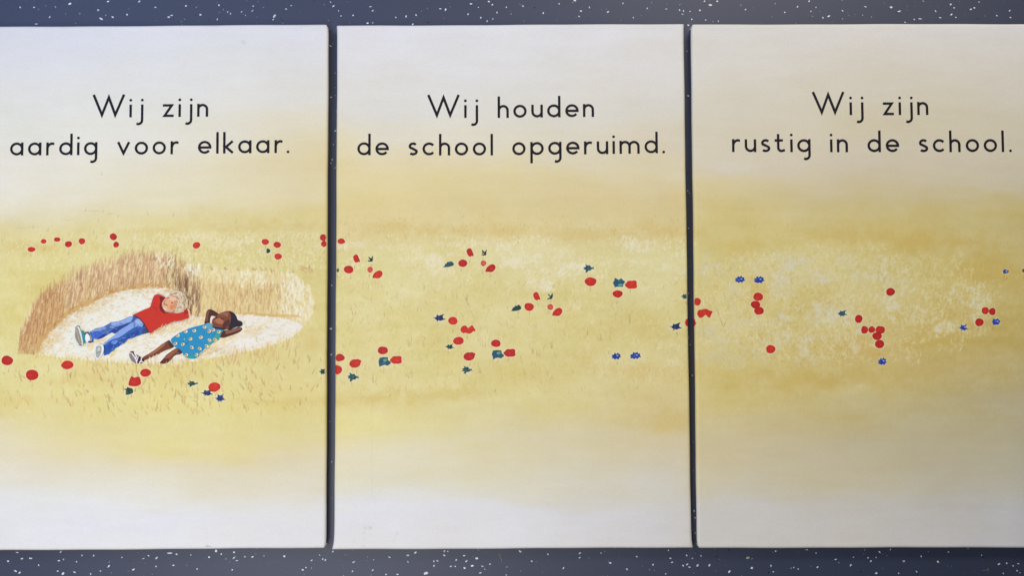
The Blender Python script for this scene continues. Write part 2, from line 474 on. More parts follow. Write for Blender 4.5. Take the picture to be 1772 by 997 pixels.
# feathery pale flecks through the middle of the crop
pale = [(236, 230, 204), (230, 222, 186), (238, 234, 216), (226, 214, 168)]
crop = value_noise(46, 20, 31) + 0.7 * value_noise(17, 10, 32)
dab_field(2600, 575, 1200, 412, 500, pale, (.35, .9), (1.5, 6), (.3, .7), (0, .6), lambda x, y: crop[int((y - V0) * S), int((x - U0) * S)] > 0.15 + abs(y - 448) / 90)
dab_field(700, 575, 1200, 500, 660, pale, (.3, .7), (2, 7), (.15, .45), (0, .4), lambda x, y: crop[int((y - V0) * S), int((x - U0) * S)] > 0.2)
dab_field(3600, 1205, 1735, 425, 635, [(222, 214, 180), (216, 204, 158), (226, 220, 194)], (.35, .95), (1.5, 7), (.25, .6), (.1, .6), lambda x, y: shape3(x, y) and crop[int((y - V0) * S), int((x - U0) * S)] > 0.05)
dab_field(900, 230, 565, 404, 466, pale, (.35, .9), (1.5, 5), (.3, .65), (0, .6), lambda x, y: crop[int((y - V0) * S), int((x - U0) * S)] > -0.2)
dab_field(400, -40, 240, 412, 470, pale, (.35, .8), (2, 6), (.2, .5), (0, .5), lambda x, y: crop[int((y - V0) * S), int((x - U0) * S)] > 0.1 and y < 470 - max(0, x - 60) * .12)

# --- the trampled hollow
wall_l = [(30, 613), (33, 590), (36, 576), (50, 546), (60, 528), (84, 506), (110, 494), (132, 478), (156, 468), (190, 458), (212, 449), (250, 445), (290, 449), (318, 460), (340, 474), (346, 500), (346, 556), (330, 556), (318, 520), (300, 499), (260, 497), (210, 503), (180, 513), (140, 534), (114, 547), (96, 564), (78, 584), (62, 614)]
wall_r = [(338, 480), (350, 470), (368, 467), (412, 468), (460, 470), (500, 474), (520, 486), (536, 500), (543, 524), (538, 546), (528, 560), (518, 562), (500, 553), (460, 547), (412, 544), (345, 550)]
ground = [(62, 614), (78, 584), (96, 564), (114, 547), (140, 534), (180, 513), (210, 503), (260, 497), (296, 499), (330, 545), (345, 549), (412, 544), (460, 547), (500, 553), (522, 561), (524, 569), (500, 589), (460, 601), (400, 615), (340, 625), (290, 632), (220, 629), (170, 626), (120, 620), (80, 616)]


def fill(poly, col, alpha):
    m = in_poly(poly)
    R[m] = R[m] * (1 - alpha) + np.array(col, float) * alpha


fill(wall_l, (202, 170, 124), 0.8)
fill(wall_r, (214, 192, 142), 0.62)
fill(ground, (228, 225, 218), 0.97)
ML, MR, MG = in_poly(wall_l), in_poly(wall_r), in_poly(ground)


def inside(M, x, y):
    j, i = int((y - V0) * S), int((x - U0) * S)
    return 0 <= j < RH and 0 <= i < RW and M[j, i]


n = 0
while n < 2600:
    x, y = U_(28, 346), U_(442, 616)
    if not inside(ML, x, y):
        continue
    n += 1
    left = x < 110
    ang = random.gauss(0.10 if x > 70 else 0.2, 0.12)
    L = U_(8, 26)
    if left:
        c = random.choice([(172, 122, 82), (184, 138, 94), (160, 108, 74), (208, 178, 126), (196, 154, 106), (180, 130, 98), (216, 190, 140)])
    elif x < 285:
        c = random.choice([(172, 128, 100), (190, 150, 122), (182, 142, 116), (224, 204, 158), (216, 192, 144), (232, 218, 182), (162, 116, 88), (200, 164, 132), (222, 200, 150)])
    else:
        c = random.choice([(228, 214, 170), (222, 204, 150), (120, 88, 66), (176, 136, 96), (232, 226, 200), (214, 190, 140), (150, 116, 84)])
    curve_mark(x, y, L, ang, random.gauss(0, .15), U_(.45, .95), c, U_(.5, .95))
# ragged top of the wall
top_l = wall_l[1:14]
for k in range(len(top_l) - 1):
    (xa, ya), (xb, yb) = top_l[k], top_l[k + 1]
    for _ in range(int(math.hypot(xb - xa, yb - ya) * 0.55)):
        t = random.random(); x = xa + (xb - xa) * t; y = ya + (yb - ya) * t
        c = random.choice([(176, 130, 98), (190, 150, 112), (224, 206, 160), (228, 216, 180), (166, 120, 86)])
        curve_mark(x, y + U_(2, 10), U_(8, 18), random.gauss(.1, .15), random.gauss(0, .2), U_(.5, 1.1), c, U_(.5, .9))
# foot of the wall: brown line
foot = [(62, 613), (78, 584), (96, 564), (114, 547), (140, 534), (180, 513), (210, 503), (260, 497), (292, 499)]
for k in range(len(foot) - 1):
    (xa, ya), (xb, yb) = foot[k], foot[k + 1]
    for _ in range(int(math.hypot(xb - xa, yb - ya) * 1.3)):
        t = random.random(); x = xa + (xb - xa) * t; y = ya + (yb - ya) * t + random.gauss(-2, 3)
        a = math.atan2(yb - ya, xb - xa) + random.gauss(0, .3)
        L = U_(4, 12)
        c = random.choice([(186, 142, 84), (172, 124, 70), (160, 112, 64), (204, 168, 104), (196, 152, 86)])
        mark(x, y, x + math.cos(a) * L, y + math.sin(a) * L, U_(.4, 1.1), .4, c, U_(.4, .8))
# white scrape on the rim, right of the middle
dab_field(45, 268, 300, 442, 466, [(234, 230, 214), (228, 224, 200)], (.5, 1.3), (3, 10), (.4, .8), (.2, .3))
dab_field(55, 322, 347, 460, 482, [(236, 234, 224), (230, 226, 200)], (.5, 1.4), (3, 10), (.4, .85), (.1, .3))
# dark stems behind the head
for _ in range(75):
    x = U_(298, 346)
    curve_mark(x, U_(500, 548) if x > 326 else U_(492, 506), U_(18, 42) if x > 326 else U_(14, 32), random.gauss(.02, .06), 0, U_(.4, .9),
               random.choice([(104, 76, 58), (130, 94, 68), (88, 66, 54), (160, 120, 84), (230, 216, 178), (176, 134, 90)]), U_(.5, .9))
# right-hand wall
n = 0
while n < 1300:
    x, y = U_(340, 545), U_(466, 564)
    if not inside(MR, x, y):
        continue
    n += 1
    t = (y - 468) / 80.0
    if x > U_(462, 520):
        c = random.choice([(234, 230, 212), (230, 224, 190), (226, 216, 170), (218, 204, 146), (236, 234, 224)])
    elif t < 0.3:
        c = random.choice([(230, 222, 184), (224, 212, 160), (234, 230, 214), (220, 204, 150)])
    else:
        c = random.choice([(214, 186, 136), (222, 202, 150), (228, 214, 172), (190, 150, 108), (206, 174, 124), (178, 138, 98), (224, 208, 160)])
    curve_mark(x, y, U_(4, 15), random.gauss(.0, .12), random.gauss(0, .2), U_(.5, 1.1), c, U_(.4, .8))
for k in range(260):                       # ragged golden rim round the right-hand end
    t = random.random() * 10.0; i0 = int(t); f = t - i0
    (xa, ya), (xb, yb) = wall_r[i0], wall_r[i0 + 1]
    x, y = xa + (xb - xa) * f, ya + (yb - ya) * f
    curve_mark(x + random.gauss(0, 2), y + U_(0, 9), U_(5, 15), random.gauss(.0, .22), random.gauss(0, .2), U_(.5, 1.0),
               random.choice([(230, 222, 184), (222, 208, 152), (216, 200, 140), (236, 232, 214), (206, 180, 122), (226, 214, 166)]), U_(.4, .8))
dab_field(200, 488, 543, 476, 560, [(236, 234, 226), (232, 228, 206)], (.5, 1.2), (4, 12), (.4, .8), (-.1, .3), lambda x, y: inside(MR, x, y))
dab_field(90, 410, 460, 472, 500, [(236, 234, 226), (230, 224, 196)], (.5, 1.2), (2, 7), (.4, .8), (0, .5))
for _ in range(24):
    x = U_(372, 470)
    curve_mark(x, U_(500, 540), U_(12, 26), random.gauss(0, .05), 0, U_(.4, .7), (170, 128, 90), U_(.4, .7))
for k in range(90):
    x = 412 + k * 1.15 + U_(-1, 1)
    mark(x, 543 + 0.04 * (x - 412) + random.gauss(0, 1.5), x + U_(5, 14), 543.5 + 0.05 * (x - 412) + random.gauss(0, 1.5), U_(.5, 1.1), .4,
         random.choice([(196, 158, 92), (206, 172, 104), (214, 186, 124)]), U_(.35, .7))
for x, y in [(368, 465), (392, 464), (414, 466), (440, 465), (458, 466), (470, 468), (505, 470), (533, 463)]:
    for _ in range(4):
        curve_mark(x + random.gauss(0, 2), y + 2, U_(3, 8), random.gauss(-.4, .4), 0, U_(.4, .9), random.choice([(186, 152, 92), (160, 128, 84)]), U_(.4, .8))
for _ in range(26):
    curve_mark(U_(520, 542), U_(462, 474), U_(4, 9), random.gauss(-.9, .5), 0, U_(.4, .8), (190, 152, 104), U_(.3, .6))
# straw on the ground of the hollow: warm patches first
for _ in range(22):
    x, y = U_(75, 510), U_(503, 628)
    if inside(MG, x, y) and inside(MG, x - 8, y) and inside(MG, x + 8, y):
        soft_blob(x, y, U_(8, 22), U_(3, 8), random.choice([(212, 194, 146), (216, 200, 158), (206, 184, 134)]), U_(.3, .6), .8)
for x, y, rx, ry in [(215, 592, 40, 6), (190, 606, 22, 6), (170, 590, 18, 5), (285, 570, 30, 7), (350, 606, 34, 8), (300, 624, 22, 5), (400, 582, 26, 6), (150, 598, 10, 4), (270, 618, 24, 4), (320, 556, 24, 6)]:
    soft_blob(x, y, rx, ry, (198, 170, 118), .6, .5)
for k in range(len(wall_l[19:]) - 1):
    (xa, ya), (xb, yb) = wall_l[19 + k], wall_l[20 + k]
    soft_blob((xa + xb) / 2 + 4, (ya + yb) / 2 + 5, abs(xb - xa) * .7 + 6, abs(yb - ya) * .5 + 6, (204, 172, 114), .55, .5)
n = 0
while n < 3000:
    x, y = U_(62, 526), U_(496, 634)
    if not inside(MG, x, y):
        continue
    n += 1
    a = random.gauss(-.25, .7)
    L = U_(3, 10)
    r = random.random()
    if r < .64:
        c = random.choice([(238, 238, 238), (232, 234, 240), (226, 230, 238), (240, 238, 230)])
        al = U_(.4, .8)
    elif r < .93:
        c = random.choice([(216, 198, 148), (222, 208, 168), (210, 188, 138), (220, 210, 182)])
        al = U_(.5, .85)
    else:
        c = random.choice([(176, 166, 150), (186, 172, 140), (160, 152, 146)])
        al = U_(.4, .7)
    mark(x, y, x + math.cos(a) * L, y + math.sin(a) * L, U_(.4, 1.0), .3, c, al)
# warm straw close to the children
for x0, y0, x1, y1, nn in [(170, 596, 262, 572, 70), (262, 578, 330, 556, 90), (188, 612, 200, 606, 30), (330, 556, 352, 552, 40), (318, 618, 400, 582, 90), (384, 588, 470, 556, 60), (160, 598, 150, 596, 20)]:
    for _ in range(nn):
        t = random.random(); x = x0 + (x1 - x0) * t; y = y0 + (y1 - y0) * t + abs(random.gauss(0, 5))
        curve_mark(x, y, U_(4, 10), random.gauss(.9, .5), random.gauss(0, .4), U_(.5, 1.1),
                   random.choice([(222, 200, 146), (228, 212, 168), (214, 184, 126), (232, 222, 190)]), U_(.4, .75))
# front rim of the hollow: short blades over the white
for _ in range(760):
    x = U_(60, 522)
    yb = np.interp(x, [62, 80, 120, 170, 220, 290, 340, 400, 460, 500, 524], [615, 617, 621, 627, 630, 633, 626, 616, 602, 590, 570])
    curve_mark(x, yb + U_(0, 9), U_(4, 15), random.gauss(.05, .25), random.gauss(0, .3), U_(.45, .9), random.choice(yel + [(224, 214, 160), (216, 200, 140), (196, 164, 108), (206, 180, 122)]), U_(.4, .8))
# --- dry brown blades in the foreground
for _ in range(330):
    x = random.gauss(270, 150)
    if x < 6 or x > 556:
        continue
    y = U_(632, 715) - 18 * max(0, (x - 420) / 100) + random.gauss(0, 8)
    curve_mark(x, y, U_(5, 16), random.gauss(-.25, .28), random.gauss(0, .4), U_(.45, .95),
               random.choice([(176, 138, 86), (190, 154, 104), (164, 128, 80), (196, 150, 110), (150, 124, 84)]), U_(.4, .85))
for _ in range(60):
    x = U_(390, 520)
    curve_mark(x, U_(612, 636) - (x - 390) * .12, U_(9, 18), random.gauss(.05, .2), random.gauss(0, .3), U_(.4, .7), random.choice([(186, 140, 92), (196, 152, 104)]), U_(.35, .7))
dab_field(180, 20, 560, 650, 740, [(228, 220, 170), (230, 224, 180)], (.4, .8), (2, 6), (.3, .6), (0, .3))
for _ in range(520):
    x, y = U_(582, 1190), U_(490, 690)
    if x > 960 and random.random() < .4:
        continue
    curve_mark(x, y, U_(4, 13), random.gauss(-.1, .4), random.gauss(0, .4), U_(.3, .6),
               random.choice([(178, 148, 96), (168, 142, 92), (186, 152, 104), (156, 134, 92)]), U_(.22, .55))
for _ in range(110):
    curve_mark(U_(582, 1190), U_(375, 425), U_(2, 6), random.gauss(0, .3), 0, U_(.35, .6), (186, 150, 84), U_(.25, .6))
for x, y in [(612, 545), (806, 520), (812, 528), (710, 600), (922, 612), (935, 618), (955, 603), (1020, 580), (1040, 590), (1090, 560), (643, 662), (829, 646), (710, 655), (837, 600)]:
    for _ in range(3):
        curve_mark(x + random.gauss(0, 2), y, U_(9, 18), random.gauss(-.2, .25), 0, U_(.35, .6), (158, 130, 88), U_(.35, .65))
for _ in range(90):
    curve_mark(U_(1205, 1770), U_(390, 650), U_(3, 9), random.gauss(0, .4), 0, U_(.3, .55), random.choice([(164, 136, 70), (174, 142, 78)]), U_(.2, .5))
for x, y, L, a in [(1244, 545, 12, -.35), (1250, 562, 20, -.35), (1252, 565, 14, .4), (1540, 540, 50, .13), (1333, 596, 52, -.2), (1320, 590, 20, -.5), (1505, 558, 12, .2), (1738, 486, 14, 0)]:
    curve_mark(x, y, L, a, 0, .8, (172, 132, 74) if L < 30 else (212, 206, 176), .6)
# sparse specks above the field
for x, y in [(147, 364), (178, 366), (170, 382), (57, 394), (82, 398), (176, 300), (256, 371), (408, 384), (204, 374), (166, 412), (162, 402), (300, 372)]:
    curve_mark(x, y + 2, U_(4, 8), random.gauss(.1, .2), 0, .5, (150, 140, 100), .6)
for x0, y0, x1 in [(130, 366, 200), (30, 395, 66), (100, 382, 132), (178, 371, 206)]:
    mark(x0, y0, x1, y0 - 3, .5, .4, (190, 172, 128), .4)
# smudges on the empty parts of the print
for x, y, r, a in [(420, 72, 5, .35), (640, 914, 3.5, .6), (630, 923, 2.2, .5), (631, 914, 3, .5), (630, 933, 2, .4), (612, 938, 2, .4), (687, 924, 3, .35), (681, 938, 2, .35), (628, 947, 2, .4), (786, 913, 2, .3), (648, 890, 2, .25), (1345, 162, 3, .3), (1260, 290, 2, .3), (456, 213, 1.3, .5)]:
    mark(x, y, x + r * .6, y + r * .3, r * .6, r * .5, (178, 180, 184), a, soft=r)
mark(643, 690, 643.5, 862, .8, .8, (186, 182, 160), .14, soft=1.2)
mark(356.5, 915, 357.5, 946, .6, .6, (176, 176, 184), .15)
mark(357, 946.5, 366, 947, 1.2, .5, (130, 130, 140), .5)
mark(350, 44, 380, 43, .8, .8, (170, 172, 182), .5, soft=1.5)
mark(949, 872, 950, 884, .6, .5, (176, 176, 180), .3)

# ------------------------------------------------------------------ flowers of the print (centre, size)
POPPIES = [
    # first canvas
    (12, 624, 20, 16, 0), (55, 649.5, 21.5, 18, 0), (116, 632, 21, 14.5, 0), (233, 659.5, 21, 18, 3), (252, 645.5, 18, 13.5, 0), (370.6, 670, 20.5, 16.5, 0),
    (54, 431.6, 14, 8, 0), (75.3, 417.7, 9.5, 8, 0), (99, 414.5, 10.5, 7, 0), (118.3, 422.3, 11.5, 10.5, 0), (141.5, 417.2, 11, 11, 0), (196, 409.6, 12, 11.5, 0),
    (200.6, 423.7, 10, 10.5, 0), (339.6, 424.6, 13, 11, 0), (459, 418.4, 12.5, 10, 0), (479.6, 423.5, 12.5, 10.5, 0), (481, 443.8, 13, 10.5, 0),
    (559.5, 411, 11, 11, 0), (561, 422, 11, 10, 0),
    # second canvas
    (590.5, 417.5, 13, 9.5, 0), (616.5, 447.5, 12, 13.5, 1), (603.6, 466.4, 16, 13, 0), (640.4, 466.8, 9, 10, 0), (653.5, 474.8, 17, 13.5, 2),
    (813, 436.8, 12.5, 14, 1), (800.4, 455.4, 15.5, 12.5, 0), (836.4, 455.7, 9.5, 9.5, 0), (849, 464, 17, 13.5, 2),
    (928.3, 512.6, 12.5, 14, 1), (915.5, 531.3, 16, 13, 0), (952, 531.5, 10, 10, 0), (964.6, 539.7, 17, 14, 2),
    (1021.7, 487.4, 20, 14.5, 0), (1069, 508.8, 17.5, 12.5, 0), (1091.6, 492.5, 20.5, 13.5, 4),
    (784, 555.8, 16, 14, 0), (809.8, 570.4, 25, 14, 5), (793.7, 590, 18.5, 13, 0), (812, 617, 20, 14, 6), (858.6, 594.5, 17, 12.5, 0), (881.5, 610.8, 20, 13, 4),
    (587, 619.3, 18, 12.5, 0), (582, 640, 18, 16, 0), (614.5, 629.2, 20, 14.5, 6), (662.3, 606.6, 17, 13, 0), (684.8, 623, 20, 13, 4),
    (1194.4, 558.3, 18, 14, 0),
    # third canvas
    (1206.4, 522.5, 13, 13, 0), (1219.8, 542.6, 25, 15, 7),
    (1312, 513.8, 16, 14, 0), (1307.5, 527, 16, 13, 0), (1313.3, 537.8, 16, 13, 0), (1333.4, 604.8, 16, 14, 0),
    (1540.8, 504.9, 15.5, 13.5, 0), (1485.9, 551.7, 13, 14, 0), (1496, 571, 12, 13, 0), (1508.7, 570.6, 11.5, 11.5, 0), (1523.4, 571, 16, 13, 0),
    (1517.8, 582, 16, 12.5, 0), (1522.6, 595.5, 16, 14, 0), (1704.8, 537.8, 12, 12, 0), (1717.4, 539.2, 12, 12, 0), (1695, 557.9, 14, 13, 0),
]
SHAPES = {  # unit outlines (x right, y down, -1..1)
    1: [(-.9, -.5), (-.2, -1), (.35, -.85), (.7, -.1), (1, .55), (.95, .9), (.45, .7), (.2, 1), (-.35, .85), (-.75, .2)],
    2: [(-1, .95), (-.95, .35), (-.6, -.35), (0, -.85), (.5, -.95), (.95, -.45), (.9, .2), (.5, .8), (0, 1), (-.5, .85)],
    3: [(-.95, .85), (-.95, .3), (-.7, -.5), (-.45, -.95), (-.2, -.6), (.15, -.6), (.55, -.85), (.85, -.5), (1, .3), (.9, .65), (.3, 1), (-.5, .95)],
    4: [(-1, .0), (-.6, -.5), (-.45, -.9), (.2, -.85), (.6, -1), (.95, -.7), (.9, 0), (1, .5), (.8, .9), (.1, .95), (-.4, .95), (-.8, .45)],
    5: [(-1, 0), (-.8, -.7), (-.45, -.95), (-.2, -.8), (-.02, -.3), (.22, -.3), (.35, -.9), (.6, -1), (.75, -.4), (1, .15), (.9, .45), (.65, .35), (.5, .8), (.05, 1), (-.3, .7), (-.6, .9), (-.9, .5)],
    6: [(-.95, .1), (-.75, -.55), (-.3, -.95), (.1, -.85), (.3, -1), (.65, -.85), (1, -.65), (.85, -.1), (.75, .5), (.3, .95), (-.3, 1), (-.75, .7)],
    7: [(-1, -.1), (-.8, -.8), (-.4, -.75), (-.1, -1), (.25, -.95), (.6, -.6), (1, -.45), (.9, -.1), (.75, .3), (.65, .95), (.4, .8), (.3, .35), (0, .3), (-.25, .8), (-.6, 1), (-.9, .55)],
}


def closed_smooth(pts, it=2):
    p = np.array(pts, float)
    for _ in range(it):
        q = np.roll(p, -1, 0)
        p = np.stack([.75 * p + .25 * q, .25 * p + .75 * q], 1).reshape(-1, 2)
    return p


def poppy_outline(cx, cy, w, h, kind, grow=0.0):
    r = random.Random(int(cx * 13 + cy * 7))
    if kind:
        base = np.array(SHAPES[kind])
    else:
        k = 9
        a0 = r.uniform(0, 6.28)
        base = np.array([((1.06 + r.uniform(-.14, .1)) * math.cos(a0 + i * 2 * math.pi / k), (1.06 + r.uniform(-.14, .1)) * math.sin(a0 + i * 2 * math.pi / k)) for i in range(k)])
    p = closed_smooth(base, 2)
    ext = np.abs(p).max(0)
    p = p / ext
    p = p * np.array([w / 2 * 1.05 + grow, h / 2 * 1.05 + grow]) + np.array([cx, cy])
    return p


FLOWERS = [  # dark leaves and cornflowers: centre, size, shape, palette
    (223, 677, 16, 14, 'leafbud', 'green'), (333, 664, 21, 11, 'fish', 'green'), (358, 680, 23, 13, 'star', 'navy'), (380.5, 689, 20, 16, 'star', 'navyblue'),
    (464, 434, 8, 9, 'leafbud', 'green'), (558.5, 643, 14, 12, 'star', 'green'),
    (641, 448, 10, 10, 'bird', 'green'), (583, 468, 8, 9, 'star', 'green'), (776, 457, 18.5, 11, 'leaf', 'teal'), (838, 437, 10, 10, 'bird', 'dark'),
    (893, 533, 18.5, 11, 'leaf', 'green'), (952, 513, 10.5, 10, 'bird', 'green'), (1018.5, 464, 20, 15, 'fish', 'teal'), (1071.5, 489, 21, 16, 'square', 'tealblue'),
    (760, 550, 24, 14, 'star', 'navy'), (778, 600, 18, 11, 'star', 'green'), (808, 640, 20, 15, 'fish', 'teal'), (861.5, 614.5, 22, 16, 'squaref', 'tealblue'),
    (611, 652.5, 22, 16, 'fish', 'teal'), (665, 627, 22, 17, 'squaref', 'tealblue'), (1169, 565, 23, 15, 'star', 'navy'),
    (1066, 616.5, 18, 13, 'bush', 'blue'), (1099, 615.5, 21, 13, 'bush', 'blue'), (1185.5, 513, 15, 11, 'star', 'teal'),
    (1280, 483.5, 19, 12.5, 'bush', 'blue'), (1313, 484, 20, 13, 'bush', 'blue'), (1457.5, 542.5, 19, 12.5, 'star', 'teal'), (1526.5, 625.5, 16, 14, 'bush', 'blue'),
    (1667, 567, 20, 13, 'star', 'blue'), (1724, 557, 14.5, 12, 'square', 'blue'), (1740, 470, 11.5, 8, 'leafbud', 'blue'), (1771, 468, 6, 8, 'star', 'green'),
]
FSHAPES = {
    'leafbud': [(-1, -.5), (-.5, -.6), (-.4, -1), (.1, -.75), (.8, -.6), (1, 0), (.8, .5), (.2, .8), (-.5, 1), (-.75, .8), (-.55, .45), (-.8, .3), (-.55, -.1)],
    'fish': [(-.95, -.1), (-.45, -.35), (-.6, -.95), (-.1, -.55), (.2, -.7), (.35, -.3), (.62, -.1), (.95, -.45), (.78, -.02), (1, .3), (.6, .2), (.35, .55), (0, .55), (-.3, 1), (-.6, .95), (-.4, .45), (-.95, .3), (-.6, .1)],
    'bird': [(-.85, -.8), (-.45, -.75), (0, -.2), (.35, -.3), (.6, -1), (.9, -.9), (.7, .9), (-.95, 1), (-.9, .7), (-.2, .5), (-.1, .1), (-.6, -.3)],
    'leaf': [(-1, .95), (-.75, .5), (-.6, 0), (-.3, -.2), (-.1, -.8), (.2, -.6), (.45, -1), (.8, -.6), (1, 0), (.85, .5), (.5, .75), (0, .85), (-.5, 1)],
    'square': [(-1, 0), (-.8, -.45), (-.75, -1), (-.1, -.6), (.35, -.95), (.55, -.55), (1, -.2), (.85, .1), (.65, .4), (.65, .85), (-.3, .9), (-.75, 1), (-.85, .5)],
    'squaref': [(-.95, -.1), (-.75, -.9), (-.2, -1), (.55, -.95), (.6, -.45), (1, .0), (.95, .35), (.5, .75), (.1, .55), (-.4, .7), (-.75, 1), (-.8, .4)],
    'star': [(-1, .05), (-.45, -.1), (-.35, -.75), (-.1, -.5), (.25, -.6), (.75, -1), (.5, -.35), (.55, .1), (1, .45), (.5, .5), (.2, .8), (-.1, .6), (-.4, 1), (-.3, .5), (-.6, .4), (-.55, .15)],
    'bush': [(-1, .3), (-.7, .1), (-.8, -.35), (-.45, -.35), (-.3, -.95), (.05, -.6), (.35, -1), (.5, -.5), (.85, -.55), (.8, 0), (1, .35), (.6, .5), (.5, .95), (.1, .7), (-.2, 1), (-.4, .65), (-.8, .75), (-.65, .4)],
}
PALETTE = {
    'green': [(34, 66, 62), (58, 104, 92), (24, 46, 50)], 'dark': [(42, 52, 50), (66, 78, 66), (26, 34, 38)], 'teal': [(44, 82, 92), (76, 122, 124), (28, 50, 64)],
    'tealblue': [(40, 84, 108), (84, 134, 128), (30, 62, 122)], 'navy': [(36, 50, 92), (58, 84, 128), (22, 32, 62)], 'navyblue': [(36, 56, 112), (70, 104, 160), (22, 34, 72)],
    'blue': [(34, 62, 148), (84, 122, 196), (22, 32, 80)],
}
RED = [(186, 46, 36), (180, 40, 34), (192, 50, 38), (174, 40, 36)]


def paint_poly(poly, col, alpha=1.0):
    P_ = np.asarray(poly)
    a0 = max(int((P_[:, 0].min() - 2 - U0) * S), 0); a1 = min(int((P_[:, 0].max() + 2 - U0) * S) + 1, RW)
    b0 = max(int((P_[:, 1].min() - 2 - V0) * S), 0); b1 = min(int((P_[:, 1].max() + 2 - V0) * S) + 1, RH)
    X = gu[a0:a1][None]; Y = gv[b0:b1][:, None]
    ins = np.zeros((b1 - b0, a1 - a0), bool)
    j = len(P_) - 1
    for i in range(len(P_)):
        xi, yi = P_[i]; xj, yj = P_[j]
        ins ^= ((yi > Y) != (yj > Y)) & (X < (xj - xi) * (Y - yi) / (yj - yi + 1e-12) + xi)
        j = i
    R[b0:b1, a0:a1][ins] = R[b0:b1, a0:a1][ins] * (1 - alpha) + np.array(col, float) * alpha


for cx, cy, w, h, kind in POPPIES:          # pale halo left round each poppy, thin stalk below
    q = 1.0 if cx < 1200 else 0.93
    paint_poly(poppy_outline(cx, cy, w, h, kind, 2.0), (232 * q, 212 * q, 168 * q), .35)
    paint_poly(poppy_outline(cx, cy, w, h, kind, 1.2), (240 * q, 200 * q, 164 * q), .8)
    curve_mark(cx + random.gauss(0, 2), cy + h / 2 + U_(6, 13), U_(5, 9), random.gauss(0, .2), 0, .5, (132, 112, 66), .5)
for cx, cy, w, h, shp, pal in FLOWERS:
    soft_blob(cx, cy + 1, w * .62, h * .66, (226, 224, 204) if cx < 1200 else (208, 198, 160), .6, .1)
    curve_mark(cx + random.gauss(0, 3), cy + h / 2 + U_(4, 10), U_(4, 8), random.gauss(0, .3), 0, .45, (110, 110, 70), .5)
EDGE = lambda cx, w: min(abs(cx - 561), abs(cx - 580), abs(cx - 1190), abs(cx - 1206)) < w / 2 + 4
for cx, cy, w, h, kind in POPPIES:          # those that run over a canvas edge are in the print itself, so they wrap round it
    if EDGE(cx, w):
        paint_poly(poppy_outline(cx, cy, w, h, kind), RED[0], 1)
for cx, cy, w, h, shp, pal in FLOWERS:
    if EDGE(cx, w):
        paint_poly(np.array(FSHAPES[shp]) * [w / 2, h / 2] + [cx, cy], PALETTE[pal][0], 1)

R = np.clip(R, 0, 255)

# ------------------------------------------------------------------ canvases
INKMAP = ink(R, np.broadcast_to(gu[None], (RH, RW)), np.broadcast_to(gv[:, None], (RH, RW))).astype(np.float32)


def sample_ink(u, v):
    fx = np.clip((u - U0) * S - 0.5, 0, RW - 1.001); fy = np.clip((v - V0) * S - 0.5, 0, RH - 1.001)
    ix = fx.astype(int); iy = fy.astype(int)
    tx = (fx - ix)[..., None]; ty = (fy - iy)[..., None]
    return (INKMAP[iy, ix] * (1 - tx) + INKMAP[iy, ix + 1] * tx) * (1 - ty) + (INKMAP[iy + 1, ix] * (1 - tx) + INKMAP[iy + 1, ix + 1] * tx) * ty


EDGE_R = 0.0050                   # rounding of the stretcher edge


def profile(half, inner):
    """unfolded coordinate list -> (position along axis, drop below the front)"""
    arc = [(half - EDGE_R + EDGE_R * math.sin(t), EDGE_R * (1 - math.cos(t))) for t in np.linspace(0, math.pi / 2, 6)]
    side = [(half - 0.0036 * k, d) for k, d in ((.15, .008), (.45, .012), (.75, .016), (1.0, THICK - 0.0002))]
    right = arc + side
    pos = [(-p, d) for p, d in reversed(right)] + [(p, 0.0) for p in inner] + right
    return np.array(pos)


